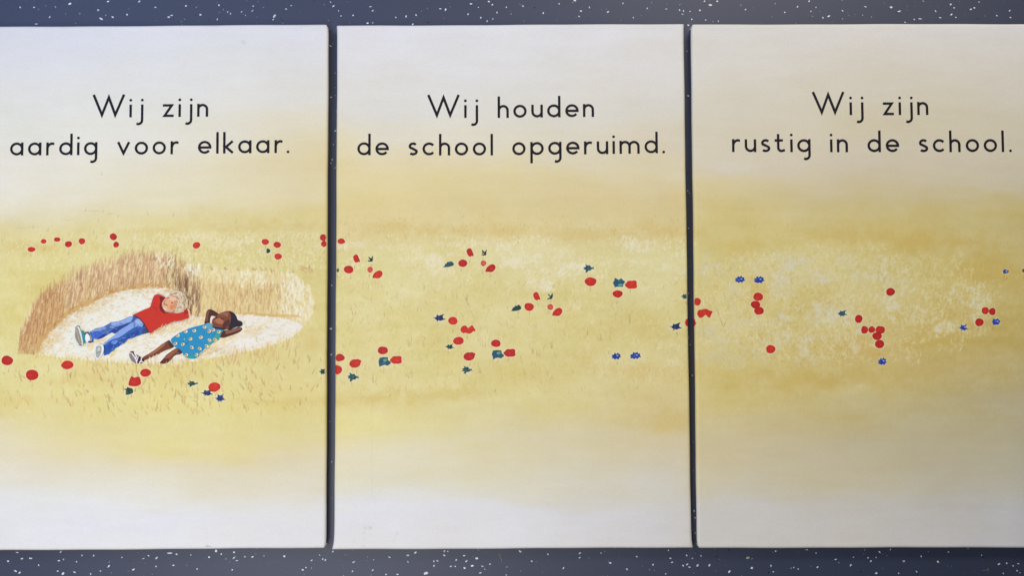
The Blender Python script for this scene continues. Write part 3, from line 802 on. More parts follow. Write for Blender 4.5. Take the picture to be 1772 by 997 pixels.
def build_canvas(P, name, label):
    root = bpy.data.objects.new(name, None)
    COL.objects.link(root)
    root.location = (P.c[0], P.c[1], 0)
    root.rotation_euler = (0, 0, P.ang)
    root['label'] = label
    root['category'] = 'canvas print'
    root['group'] = 'printed canvases laid side by side on the floor'
    P.root = root
    hx, hy = P.w / 2, P.h / 2
    inner_x = np.arange(-hx + EDGE_R + 0.001, hx - EDGE_R - 0.0005, 0.0011)
    # fine rows through the picture, wider ones over the plain wash
    y_hi = to_local(P, at(886, 378))[1]; y_lo = to_local(P, at(886, 752))[1]
    inner_y = np.concatenate([np.arange(-hy + EDGE_R + 0.001, y_lo, 0.0026), np.arange(y_lo, y_hi, 0.0011), np.arange(y_hi, hy - EDGE_R - 0.001, 0.0026)])
    px_, py_ = profile(hx, inner_x), profile(hy, inner_y)
    nx, ny = len(px_), len(py_)
    X, Y = np.meshgrid(px_[:, 0], py_[:, 0])
    Z = THICK - np.minimum(np.hypot(px_[None, :, 1], py_[:, None, 1]), THICK - 0.0002)
    # slack of the stretched cloth: hardly visible dish between the stretcher bars
    inx = np.clip(1 - (X / hx) ** 4, 0, 1) * np.clip(1 - (Y / hy) ** 4, 0, 1)
    Z = Z - 0.0004 * inx
    # folded corners
    f_bl, f_br, f_tl, f_tr = P.folds
    wall = np.clip((np.abs(X) - (hx - 0.012)) / 0.012, 0, 1) ** 2
    fd = 0.010 if f_bl > 0 else 0.0042
    g_b = np.exp(-np.clip(Y + hy, 0, None) / fd); g_t = np.exp(-np.clip(hy - Y, 0, None) / fd)
    X = X + wall * (np.where(X < 0, -f_bl, f_br) * g_b + np.where(X < 0, -f_tl, f_tr) * g_t)
    # the bars bow inwards a little along their length
    bow = 0.0003 * (1 - (Y / hy) ** 2)
    X = X - np.sign(X) * bow * np.clip((np.abs(X) / hx), 0, 1) ** 2
    wob = 0.0002 * np.sin(Y * 23 + P.c[0] * 9) + 0.0001 * np.sin(Y * 61)
    X = X + wob * (np.abs(X) / hx) ** 6
    Y = Y + (0.0003 * np.sin(X * 14 + P.c[0]) + 0.00015 * np.sin(X * 47)) * (np.abs(Y) / hy) ** 6
    # unfolded place in the print for every vertex
    ux = np.sign(px_[:, 0]) * (np.abs(px_[:, 0]) + px_[:, 1] * 0.8); uy = np.sign(py_[:, 0]) * (np.abs(py_[:, 0]) + py_[:, 1] * 0.8)
    UX, UY = np.meshgrid(ux, uy)
    wx = P.c[0] + UX * P.ex[0] + UY * P.ey[0]; wy = P.c[1] + UX * P.ex[1] + UY * P.ey[1]
    u, v = layout(wx, wy)
    col = np.ones((ny * nx, 4), np.float32)
    col[:, :3] = sample_ink(u, v).reshape(-1, 3)
    co = np.stack([X, Y, Z], -1).reshape(-1, 3).astype(np.float32)
    I, J = np.meshgrid(np.arange(nx - 1), np.arange(ny - 1))
    keep = ~(((I < 8) | (I >= nx - 9)) & ((J < 8) | (J >= ny - 9)) & (((I < 4) | (I >= nx - 5)) & ((J < 4) | (J >= ny - 5))))
    a = (J * nx + I)[keep]
    quads = np.stack([a, a + 1, a + nx + 1, a + nx], -1).astype(np.int32)
    me = bpy.data.meshes.new('printed_cloth')
    me.vertices.add(len(co)); me.vertices.foreach_set('co', co.ravel())
    me.loops.add(quads.size); me.loops.foreach_set('vertex_index', quads.ravel())
    me.polygons.add(len(quads))
    me.polygons.foreach_set('loop_start', np.arange(0, quads.size, 4, dtype=np.int32))
    me.polygons.foreach_set('use_smooth', np.ones(len(quads), bool))
    at_ = me.attributes.new('ink', 'FLOAT_COLOR', 'POINT')
    at_.data.foreach_set('color', col.ravel())
    me.materials.append(M_CANVAS)
    me.update(calc_edges=True)
    o = bpy.data.objects.new('printed_cloth', me)
    COL.objects.link(o); o.parent = root
    return root


build_canvas(P1, 'canvas_print', 'canvas print with two children lying in a straw hollow, reading Wij zijn aardig voor elkaar')
build_canvas(P2, 'canvas_print', 'middle canvas print of poppies in yellow field, reading Wij houden de school opgeruimd')
build_canvas(P3, 'canvas_print', 'canvas print of pale crop and few flowers, reading Wij zijn rustig in de school')


# ------------------------------------------------------------------ printed shapes lying on the cloth
BASE_Z = THICK + 0.00012
STEP = 0.00002


class Print:
    """collects flat ink shapes of one printed motif, painter's order"""

    def __init__(self, P, level=0):
        self.P, self.v, self.f, self.c, self.n = P, [], [], [], level

    def poly(self, pts, col):
        P = self.P
        pts = clip_to(P, np.asarray(pts, float))
        if len(pts) < 3:
            return
        xy = np.array([to_local(P, at(*q)) for q in pts])
        self.local(xy, ink(np.array(col, float), pts[:, 0].mean(), pts[:, 1].mean()))

    def local(self, xy, c):
        z = BASE_Z + STEP * self.n - 0.0004 * max(0, (1 - (xy[:, 0].mean() / (self.P.w / 2)) ** 4) * (1 - (xy[:, 1].mean() / (self.P.h / 2)) ** 4))
        self.n += 1
        k = len(self.v)
        area = 0.5 * np.sum(xy[:, 0] * np.roll(xy[:, 1], -1) - np.roll(xy[:, 0], -1) * xy[:, 1])
        if area < 0:
            xy = xy[::-1]
        tri = mg.tessellate_polygon([[Vector((a, b, 0)) for a, b in xy]])
        self.v += [(a, b, z) for a, b in xy]
        self.c += [c] * len(xy)
        for t in tri:
            p, q, r = (xy[i] for i in t)
            s = (q[0] - p[0]) * (r[1] - p[1]) - (q[1] - p[1]) * (r[0] - p[0])
            self.f.append(tuple(k + i for i in (t if s > 0 else (t[0], t[2], t[1]))))

    def blob(self, pts, col, it=2):
        self.poly(closed_smooth(pts, it), col)

    def ellipse(self, cx, cy, rx, ry, col, rot=0.0, n=10):
        a = np.linspace(0, 2 * math.pi, n, endpoint=False)
        x, y = rx * np.cos(a), ry * np.sin(a)
        self.poly(np.stack([cx + x * math.cos(rot) - y * math.sin(rot), cy + x * math.sin(rot) + y * math.cos(rot)], -1), col)

    def line(self, pts, w, col, taper=1.0):
        """brush line; w = width, taper = width at the end relative to the start"""
        p = np.array(pts, float)
        d = np.gradient(p, axis=0)
        nrm = np.stack([-d[:, 1], d[:, 0]], -1) / (np.hypot(d[:, 0], d[:, 1])[:, None] + 1e-9)
        ww = (w / 2 * np.linspace(1, taper, len(p)))[:, None]
        self.poly(np.concatenate([p + nrm * ww, (p - nrm * ww)[::-1]]), col)

    def done(self, name, label=None):
        if not self.f:
            return None
        o = link_mesh(name, self.v, self.f, M_INK, self.c, self.P.root)
        if label:
            o['label'] = label
        return o


def clip_to(P, pts):
    """keep what lies on the flat front of the canvas (layout coordinates in and out)"""
    loc = np.array([to_local(P, at(*q)) for q in pts])
    hx, hy = P.w / 2 - EDGE_R + 0.0012, P.h / 2 - EDGE_R - 0.001
    poly = loc
    for ax, lim, sg in ((0, hx, 1), (0, hx, -1), (1, hy, 1), (1, hy, -1)):
        if len(poly) == 0:
            break
        d = lim - sg * poly[:, ax]
        out = []
        for i in range(len(poly)):
            j = (i + 1) % len(poly)
            if d[i] >= 0:
                out.append(poly[i])
            if (d[i] >= 0) != (d[j] >= 0):
                t = d[i] / (d[i] - d[j])
                out.append(poly[i] + (poly[j] - poly[i]) * t)
        poly = np.array(out)
    if len(poly) < 3:
        return np.zeros((0, 2))
    wx = P.c[0] + poly[:, 0] * P.ex[0] + poly[:, 1] * P.ey[0]; wy = P.c[1] + poly[:, 0] * P.ex[1] + poly[:, 1] * P.ey[1]
    return np.stack(layout(wx, wy), -1)


def panels_for(cx, w):
    r = []
    for P, a, b in ((P1, -60, 562), (P2, 578, 1192), (P3, 1203, 1860)):
        if cx + w / 2 > a and cx - w / 2 < b:
            r.append(P)
    return r


for i, (cx, cy, w, h, kind) in enumerate(POPPIES):
    for P in panels_for(cx, w):
        q = Print(P, 2 + i % 9)
        r = random.Random(i)
        c = np.array(r.choice(RED), float) * (1 if cx < 1200 else (.96 if cx < 1450 else .92))
        if w < 10.8 and h > 8.5 and cx > 600 and cx < 1000:
            c = np.array((196, 84, 70), float)
        out = poppy_outline(cx, cy, w, h, kind)
        q.poly(out, c)
        # darker rim strokes and a lighter petal
        for _ in range(3):
            k = r.randrange(len(out)); seg = [out[(k + j) % len(out)] * .86 + np.array([cx, cy]) * .14 for j in range(0, 5)]
            q.line(seg, 1.4, c * np.array([.86, .8, .86]), .5)
        a = r.uniform(0, 6.28)
        q.ellipse(cx + math.cos(a) * w * .14, cy + math.sin(a) * h * .14, w * .2, h * .17, c * np.array([1.07, 1.12, 1.1]), a)
        q.done('printed_poppy')

for i, (cx, cy, w, h, shp, pal) in enumerate(FLOWERS):
    for P in panels_for(cx, w):
        q = Print(P, 3 + i % 7)
        r = random.Random(100 + i)
        A, B, D = PALETTE[pal]
        base = np.array(FSHAPES[shp]) * [w / 2, h / 2]
        base = base + np.array([[r.uniform(-.5, .5), r.uniform(-.5, .5)] for _ in base])
        q.poly(base + [cx, cy], A)
        for k in range(7):
            a = r.uniform(0, 6.28); d = r.uniform(.1, .55)
            x, y = cx + math.cos(a) * d * w * .45, cy + math.sin(a) * d * h * .42
            b = r.uniform(0, 6.28); L = r.uniform(1.5, 4)
            q.line([(x, y), (x + math.cos(b) * L, y + math.sin(b) * L * .7)], r.uniform(.8, 1.9), B if k % 2 else D, .4)
        if pal == 'blue':
            q.ellipse(cx + w * .15, cy - h * .05, 1.6, 1.1, (150, 175, 225), .4)
        if pal == 'tealblue':
            q.blob([(cx - w * .1, cy - h * .3), (cx + w * .25, cy - h * .36), (cx + w * .2, cy - h * .05), (cx - w * .1, cy - h * .08)] if shp == 'squaref' else
                   [(cx - w * .1, cy + h * .15), (cx + w * .28, cy + h * .12), (cx + w * .28, cy + h * .38), (cx - w * .1, cy + h * .4)], (104, 152, 124))
        q.done('printed_cornflower' if pal in ('blue', 'navy', 'navyblue') else 'printed_leaf')

# ------------------------------------------------------------------ printed child in the red sweater
b = Print(P1, 2)
# jeans, far leg
b.poly([(231, 547), (222, 549), (213, 553), (204, 556.5), (192, 558), (185, 562), (178, 566), (165, 569), (155, 574.5), (156, 578), (157.5, 584), (158, 591), (161, 593), (163, 586.5), (169, 588), (177, 585.5), (186, 580), (193, 576), (199, 578), (209, 571.5), (220, 564), (229, 560)], (70, 110, 190))
b.poly([(231, 548), (222, 550), (213, 554), (204, 557.5), (192, 559.5), (190, 567), (196, 568), (203, 564.5), (214, 562), (221, 558.5), (229, 556)], (140, 168, 226))
b.poly([(181, 566), (172, 568.5), (163, 570.5), (157, 574.5), (166, 575), (176, 572), (182, 570)], (122, 154, 218))
b.poly([(228, 558.5), (219, 560), (210, 563), (201, 566), (194, 571), (189, 575), (188, 578), (194, 575), (199, 577.5), (206, 571.5), (215, 566), (225, 562)], (44, 68, 140))
b.poly([(190, 560), (186, 563), (182, 570), (180, 576), (182, 580), (187, 574), (190, 566), (193, 562)], (84, 108, 160))
b.poly([(157, 577), (163, 574), (172, 573), (179, 572), (178, 580), (172, 585), (166, 586.5), (160, 584)], (62, 100, 196))
b.poly([(170, 584), (178, 579), (182, 578), (186, 579), (177, 585), (170, 587)], (40, 62, 130))
# near leg
b.poly([(231, 547), (240, 549), (248, 555), (254, 563), (258, 572), (259, 575.5), (252, 577.5), (246, 579), (241, 581), (236, 582.5), (229, 586), (222, 587), (218, 592), (211, 596), (206, 600), (200, 603), (197, 607), (193, 609), (188, 613.5), (180, 616), (179, 608), (178, 600), (181, 593), (190, 586), (198, 580), (207, 572), (218, 565), (226, 558)], (48, 92, 172))
b.poly([(229, 558), (236, 551), (244, 554), (249, 560), (246, 566), (240, 564.5), (232, 567), (222, 573), (212, 581), (204, 585), (196, 587), (187, 592), (181, 597), (180, 595), (190, 586), (198, 580), (207, 572), (218, 565)], (130, 160, 222))
b.poly([(236, 551), (242, 553), (247, 558), (243, 561), (237, 559), (232, 557)], (156, 180, 230))
b.poly([(249, 561), (254, 565), (258, 572), (259, 575.5), (252, 577.5), (245, 578), (247, 572), (247, 566)], (52, 72, 116))
b.poly([(179, 602), (184, 597), (190, 594), (197, 596), (195, 603), (190, 609), (182, 613), (180, 612)], (38, 80, 166))
b.poly([(195, 590), (201, 588), (204, 591), (199, 596), (195, 596), (192, 593)], (112, 148, 226))
b.poly([(206, 590), (214, 585), (222, 580), (232, 575), (242, 573), (240, 579), (230, 584), (221, 586), (213, 593), (204, 599), (198, 601)], (42, 76, 158))
rj = random.Random(5)
for k in range(80):
    t = rj.random(); x = 184 + 66 * t; y = 603 - 36 * t + rj.uniform(-7, 7)
    a = rj.gauss(-.5, .5); L = rj.uniform(2, 5)
    b.line([(x, y), (x + math.cos(a) * L, y + math.sin(a) * L)], rj.uniform(.6, 1.3), rj.choice([(98, 138, 212), (30, 56, 124), (124, 156, 224), (44, 84, 168), (70, 112, 190), (36, 66, 138)]), .4)
for k in range(44):
    t = rj.random(); x = 160 + 60 * t; y = 580 - 22 * t + rj.uniform(-4, 4)
    a = rj.gauss(-.35, .5); L = rj.uniform(2, 5)
    b.line([(x, y), (x + math.cos(a) * L, y + math.sin(a) * L)], rj.uniform(.6, 1.2), rj.choice([(110, 142, 220), (54, 84, 168), (140, 164, 228), (66, 104, 190)]), .4)
b.line([(237, 551), (233, 556), (231, 559)], 1.0, (70, 84, 150))
b.line([(234, 559), (233, 564), (234, 567)], .9, (70, 90, 160))
# shoes
b.blob([(130, 574), (129.5, 583), (132.5, 591), (136, 597), (142, 599), (146, 597), (145, 587), (142, 576), (139, 567), (134, 564.5), (131, 567)], (208, 220, 222))
b.blob([(131.5, 575), (131, 583), (134, 590), (137, 595), (141, 597), (143, 595.5), (142, 588), (139.5, 578), (137, 569), (134, 566.5), (132, 569)], (142, 134, 122))
b.line([(134, 570), (136, 580), (140, 594)], 2.2, (170, 160, 150), .6)
b.line([(131.5, 568), (135, 564.5), (140, 565.5)], 1.3, (96, 92, 92))
b.line([(138, 596.5), (141, 598), (144, 597)], 1.6, (70, 78, 88))
b.blob([(141.5, 570.5), (145.5, 573), (149, 580), (149.2, 594), (145, 596.5), (144.5, 588), (142.5, 578)], (48, 138, 142))
b.blob([(149, 579), (153, 577), (156.5, 581), (157.5, 590), (152, 593), (148.8, 590)], (232, 246, 246))
b.line([(148, 579), (150, 576), (153.5, 575.5), (156.5, 580)], 2.2, (34, 48, 92))
b.line([(154, 591.5), (158, 592.5), (162, 591)], 3.0, (30, 46, 96), .6)
b.blob([(165.5, 604), (168, 597), (173, 596), (179, 596.5), (181.5, 601), (180.5, 609), (177, 616), (173, 621), (168.5, 621.5), (166, 617), (166, 611)], (226, 230, 232))
b.blob([(166.5, 604), (168.5, 598.5), (174, 598), (177.5, 600), (177.5, 607), (175.5, 614), (172.5, 619.5), (169, 620), (167, 616), (167, 610)], (160, 166, 166))
b.blob([(170, 602), (174, 601), (175.5, 604), (173, 609), (170, 607)], (190, 196, 194))
b.line([(168, 612), (172, 609), (176, 610)], 1.0, (110, 112, 116))
# sweater
b.poly(closed_smooth([(231.3, 545), (240, 541), (252, 535.5), (261, 532.5), (264, 522), (266.5, 513.5), (271, 509.3), (278, 510), (284, 513), (288, 516), (284, 521), (281, 528), (282, 534), (284.5, 538.5), (290, 541), (300, 542.5), (308, 542.5), (316, 539), (322, 535.5), (325.5, 535), (329, 537.5), (328.8, 545), (327, 551.5), (318, 553.5), (311, 555.8), (303, 556.5), (296, 559.5), (288, 562.5), (281, 566), (277, 567), (271, 571), (265, 574.5), (262, 578.5), (259, 575), (255, 567.5), (249.5, 558.5), (243, 551), (236, 547.5)], 1), (192, 48, 34))
b.poly([(277, 513), (283, 514), (287, 516.5), (283, 521), (280.5, 528), (282, 535), (286, 540.5), (292, 542), (285, 543), (279, 538), (277, 531), (279, 522)], (112, 26, 30))
b.poly([(262, 531), (266, 532), (272, 533), (280, 541), (276, 537), (268, 534)], (170, 40, 38))
b.poly([(318, 540), (322, 537), (325, 536.5), (327.5, 539), (326, 543), (320, 545)], (164, 34, 40))
b.line([(320, 540), (321, 546), (319, 552)], 1.2, (170, 40, 40), .5)
for k in range(16):
    x, y = rj.uniform(246, 310), rj.uniform(541, 562)
    if y > 590 - .4 * (x - 240) - 15 or y < 538 + (310 - x) * -.0:
        continue
    b.line([(x, y), (x + rj.uniform(-5, 5), y + rj.uniform(-3, 4))], rj.uniform(1, 2), rj.choice([(198, 54, 38), (180, 42, 32), (202, 58, 42)]), .4)
b.line([(231, 545.3), (237, 548), (243, 551.5), (250, 559.5), (255, 568), (259.5, 576)], 1.7, (74, 38, 72))
for x, y, L in [(281, 567, 9), (287, 565, 7), (297, 561, 6), (275, 572, 7), (270, 575, 6), (303, 558, 5), (264, 579, 6)]:
    b.line([(x - 2, y + 2), (x + L * .25, y - L * .7)], 1.3, (232, 204, 168), .3)
# head: hair, face
b.blob([(294, 506), (301, 501.5), (309, 502.5), (317, 505.5), (323, 511), (326, 519), (326.5, 527), (325, 533), (320, 537), (314, 541), (308, 543), (304, 541), (306, 520), (300, 510), (295, 510)], (206, 188, 162))
for k in range(60):
    a = rj.uniform(-2.2, 1.3); d = rj.uniform(.55, 1.12)
    x = 308 + math.cos(a) * 17 * d; y = 522 + math.sin(a) * 19 * d
    t = a + 1.57 + rj.gauss(0, .7); L = rj.uniform(3, 7)
    b.line([(x, y), (x + math.cos(t) * L * .5, y + math.sin(t) * L * .5), (x + math.cos(t + .6) * L, y + math.sin(t + .6) * L)], rj.uniform(.8, 1.7), rj.choice([(240, 232, 218), (230, 218, 198), (178, 152, 128), (198, 176, 148), (226, 210, 182), (150, 122, 100)]), .4)
b.blob([(282, 527), (283.5, 522), (287, 517.5), (291.5, 514), (297, 511.5), (303, 512), (308, 515), (309.5, 520), (308, 527), (306, 533), (303, 538), (299, 540.5), (293, 539.8), (287, 537.8), (283.5, 533.5)], (216, 164, 130))
b.blob([(293, 514.5), (300, 513), (306, 516), (307, 520), (301, 521), (294, 519)], (226, 184, 156))
b.blob([(296, 528.5), (301, 527), (306, 528.5), (304, 534.5), (299.5, 536.8), (294.5, 533.5)], (208, 132, 94))
b.blob([(284, 530.5), (288, 531), (292, 535), (290, 538.5), (285.5, 536)], (228, 190, 160))
b.blob([(303, 521), (308, 519), (307.5, 528), (304.5, 535), (302, 531)], (200, 142, 110))
b.line([(289, 520.5), (286, 522.5), (287.5, 524.5)], 1.0, (166, 98, 74))
b.line([(285, 525), (287.2, 527), (292.5, 529.2)], 1.3, (92, 40, 34), .6)
b.line([(290.5, 517.5), (293, 515.8), (296, 516.2)], 1.4, (112, 84, 72), .6)
b.ellipse(299.8, 524.2, 1.5, 1.2, (48, 30, 30))
for x, y, dx, dy in [(306, 513, 5, 6), (309, 518, 3, 7), (310, 525, -1, 7), (308, 532, -2, 7), (302, 510, 6, 3), (296, 510, 6, -1), (311, 530, -3, 8), (305, 539, 5, 3)]:
    b.line([(x, y), (x + dx * .5 + 1, y + dy * .5), (x + dx, y + dy)], 1.5, rj.choice([(236, 226, 208), (214, 196, 170), (172, 146, 122)]), .4)
b.blob([(325, 534), (329, 535.5), (331.5, 540), (331, 547), (329, 549), (328.5, 543), (327.5, 538)], (222, 180, 142))
b.done('printed_person', 'printed child with blond hair, red sweater and blue jeans lying in straw')

# ------------------------------------------------------------------ printed child in the blue dress
g = Print(P1, 2)
SK, SH, SD = (112, 62, 42), (158, 98, 66), (74, 40, 36)
g.poly(closed_smooth([(292.7, 588), (297, 594), (302, 601), (295, 604), (284, 607.5), (276, 613), (267, 616.5), (260, 620), (253, 623), (246, 625), (246.5, 619), (250, 616.5), (258, 612), (267.4, 606), (276, 599), (284.3, 593.2), (288, 591)], 1), SK)
g.poly([(253, 617), (262, 611), (272, 603), (281, 596.5), (288, 593), (283, 599.5), (274, 606.5), (264, 613.5)], SH)
g.poly([(293, 589), (297, 594), (301.5, 600.5), (296, 602), (292, 598), (291, 592)], SD)
for x, y in [(258, 620.5), (264, 618.5), (270, 616), (277, 613)]:
    g.line([(x, y), (x + 2, y - 3.5)], 1.3, (226, 212, 176), .3)
g.poly(closed_smooth([(318, 609.5), (312, 613.6), (302.5, 615), (297, 622), (288, 629.8), (274.4, 629.8), (282.9, 620.4), (288, 614), (295.5, 608.8), (304, 602.6), (311, 604)], 1), SK)
g.poly([(284, 620.5), (294, 611.5), (303, 605), (309, 606), (302, 611), (296, 617), (288, 622)], (146, 86, 58))
g.poly([(276, 628.6), (284, 621), (291, 620), (293, 624), (287, 629)], (98, 40, 38))
g.poly([(306, 603.5), (312, 605), (318, 609.5), (312, 613), (306, 611), (309, 607)], SD)
# sandal
g.blob([(224, 609.5), (229, 607.5), (233, 608.5), (235, 613.5), (239, 615.5), (245, 619), (249, 621.5), (250, 627), (246, 629), (239, 629), (233, 629), (227.5, 624), (223.5, 617)], (66, 28, 42))
g.blob([(223, 612), (226, 611.5), (230, 615.5), (234.5, 623), (235, 629), (231, 627), (226.5, 621.5), (223.5, 617)], (128, 122, 132))
g.line([(224.5, 611.5), (228, 611.5), (232, 617), (235.5, 623), (236.5, 628.5)], 1.8, (240, 226, 232))
g.line([(232.5, 609), (234, 613), (236, 617), (235, 621)], 2.2, (240, 228, 234))
g.line([(239.5, 617), (238, 621), (237, 625.5)], 1.6, (240, 224, 230))
g.line([(241, 628.5), (244, 625), (245, 619.5)], 1.8, (244, 222, 228))
g.line([(241, 627), (245.5, 625.8), (249.5, 628)], 1.6, (244, 226, 232))
# arms and head
g.poly(closed_smooth([(353, 562.5), (355, 552), (357, 541), (359.5, 536.5), (363, 535), (369, 537), (376, 541.5), (380, 545), (375, 548.5), (369, 547), (366, 546.3), (364, 550), (363, 561)], 1), SD)
g.poly([(355.5, 556), (357.5, 543), (360, 538.5), (363, 538), (361, 545), (359.5, 556)], (122, 72, 56))
g.poly([(364, 551), (366.3, 547.3), (368.3, 548.5), (368, 556), (366, 559), (364, 557)], (232, 220, 204))
g.poly(closed_smooth([(386, 572), (396, 571.5), (405, 569), (413, 566), (419, 567.5), (419.5, 570.5), (416, 574), (408, 578), (398, 581.5), (389, 584.5), (382, 585), (379, 581.5), (381, 576)], 1), SD)
g.poly([(390, 573.5), (398, 572), (408, 569), (416, 567.5), (418, 569.5), (411, 572.5), (401, 576), (391, 578.5)], (140, 86, 66))
g.poly(closed_smooth([(393, 537.5), (402, 539.5), (408.5, 545.5), (411, 554.5), (416.5, 555.5), (420.3, 559), (419.5, 563.5), (415, 566), (408.5, 566), (404, 568.5), (397, 571.5), (392, 570), (396, 550)], 1), (40, 30, 44))
g.poly(closed_smooth([(366.6, 556), (368, 552), (371, 550), (373.5, 548), (379.5, 543), (387, 539.8), (394, 538), (398.5, 541.5), (400, 549), (399, 558), (395.5, 566.5), (389, 570), (377, 569), (369, 566.5), (367, 561.5)], 1), (118, 66, 48))
g.poly(closed_smooth([(380, 545), (387, 541), (394, 540), (396, 545), (392, 549), (385, 548)], 1), (150, 92, 68))
g.poly(closed_smooth([(373, 552), (379, 550), (384, 553), (388, 557), (384, 562), (377, 560), (372, 557)], 1), (168, 104, 78))
g.poly(closed_smooth([(389, 556), (396, 552), (398, 558), (395, 566), (388, 569), (384, 566)], 1), (82, 42, 36))
g.poly([(368, 565), (376, 566.5), (388, 568), (393, 569.5), (386, 572), (374, 570.5)], (48, 28, 32))
g.blob([(391, 565), (395, 564), (397, 567.5), (394, 571), (390.5, 570)], (110, 62, 50))
g.line([(384, 546.3), (388, 546), (391.5, 549)], 1.3, (40, 22, 24), .6)
g.line([(382.5, 550), (384.5, 552), (387.5, 552)], 1.2, (40, 22, 24), .7)
g.ellipse(375, 549.8, 1.7, 1.1, (44, 22, 24), .5)
g.line([(369.5, 554.5), (372.5, 556.6), (376, 557.2)], 1.5, (178, 92, 76), .5)
g.line([(370.5, 558.5), (374, 560)], 1.2, (150, 78, 62), .5)
# dress
g.poly(closed_smooth([(294.5, 587.5), (305, 579.5), (318, 572.5), (334, 566), (352, 562), (360, 558.8), (365, 559.2), (368, 565.5), (371, 569), (379, 570), (387, 571), (383, 577), (381, 583), (379.5, 588), (370, 593), (362, 598.5), (354, 605.5), (347, 613), (341.5, 620), (334, 621.7), (325, 620.3), (317, 615.5), (316, 609.5), (310, 603.5), (303.5, 602), (299, 596)], 1), (36, 136, 188))
g.poly([(386, 571.5), (383, 577), (381, 583), (379, 588), (368, 594), (356, 604), (352, 606), (360, 594), (370, 584), (376, 574)], (62, 150, 150))
g.poly([(341, 620), (334, 621.5), (325, 620), (318, 615.5), (326, 614), (336, 614), (344, 611)], (44, 146, 160))
g.poly([(355, 562), (360, 559.5), (365, 560), (367, 566), (368.5, 570), (361, 571), (357, 567)], (88, 160, 186))
for k in range(46):
    x, y = rj.uniform(304, 372), rj.uniform(568, 616)
    if abs((y - 592) + (x - 338) * .35) > 18:
        continue
    a = rj.gauss(-.4, .8)
    g.line([(x, y), (x + math.cos(a) * 4, y + math.sin(a) * 4)], rj.uniform(.8, 1.8), rj.choice([(30, 126, 184), (46, 150, 200), (28, 116, 176), (58, 156, 190)]), .4)
for x, y in [(354, 566.5), (336.5, 572.5), (322, 574), (308, 581), (304, 595), (316.5, 596), (330, 587), (348, 584), (363, 589), (372.5, 588), (362.5, 573.5), (369.5, 571.5), (379, 574.5), (332.5, 601.5), (346, 603.5), (358, 599), (323, 614.5), (340.5, 614)]:
    a = rj.uniform(-.6, .6)
    g.ellipse(x + .4, y, 3.4, 2.5, (226, 214, 176), a)
    g.ellipse(x - .5 + rj.uniform(-.6, .6), y - .1, 1.8, 1.4, rj.choice([(150, 110, 78), (126, 96, 84), (172, 134, 92)]), a)
g.ellipse(320, 587, 1.2, 1.8, (120, 190, 170))
for x, y, L in [(346, 612, 9), (340, 620, 7), (352, 607, 7), (360, 600, 8), (369, 594, 7), (310, 616, 6), (355, 604, 5)]:
    g.line([(x, y + 2), (x + L * .5, y - L * .5)], 1.3, (230, 218, 178), .3)
for x, y, L in [(262, 632, 8), (268, 633, 12), (272, 634, 9), (288, 633, 8), (294, 634, 10), (280, 634, 5)]:
    g.line([(x, y), (x + .8, y - L)], 1.1, (216, 196, 138), .3)
g.done('printed_person', 'printed child with dark hair and blue dotted dress lying in straw')

# ------------------------------------------------------------------ lettering
XH, SW, AS = 22.6, 4.15, 37.6


def arc(cx, cy, rx, ry, a0, a1, n=22):
    t = np.radians(np.linspace(a0, a1, n))
    return [(cx + rx * math.cos(k), cy + ry * math.sin(k)) for k in t]


h2 = SW / 2
ro = XH / 2 - h2
DOT = ('dot', 30.0)


def bowl(x):
    return arc(x, XH / 2, ro + .2, ro, 90, 450, 36)


def arch(x0, x1):
    r = (x1 - x0) / 2
    return [(x0, 12.0)] + arc(x0 + r, XH - h2 - r, r, r, 170, 0, 16) + [(x1, 0)]


def hook(x, top):
    return [(x, top), (x, -5.5)] + arc(x - 7.2, -5.5, 7.2, 6.6, -6, -86, 9)[1:] + [(x - 9.6, -11.2)]


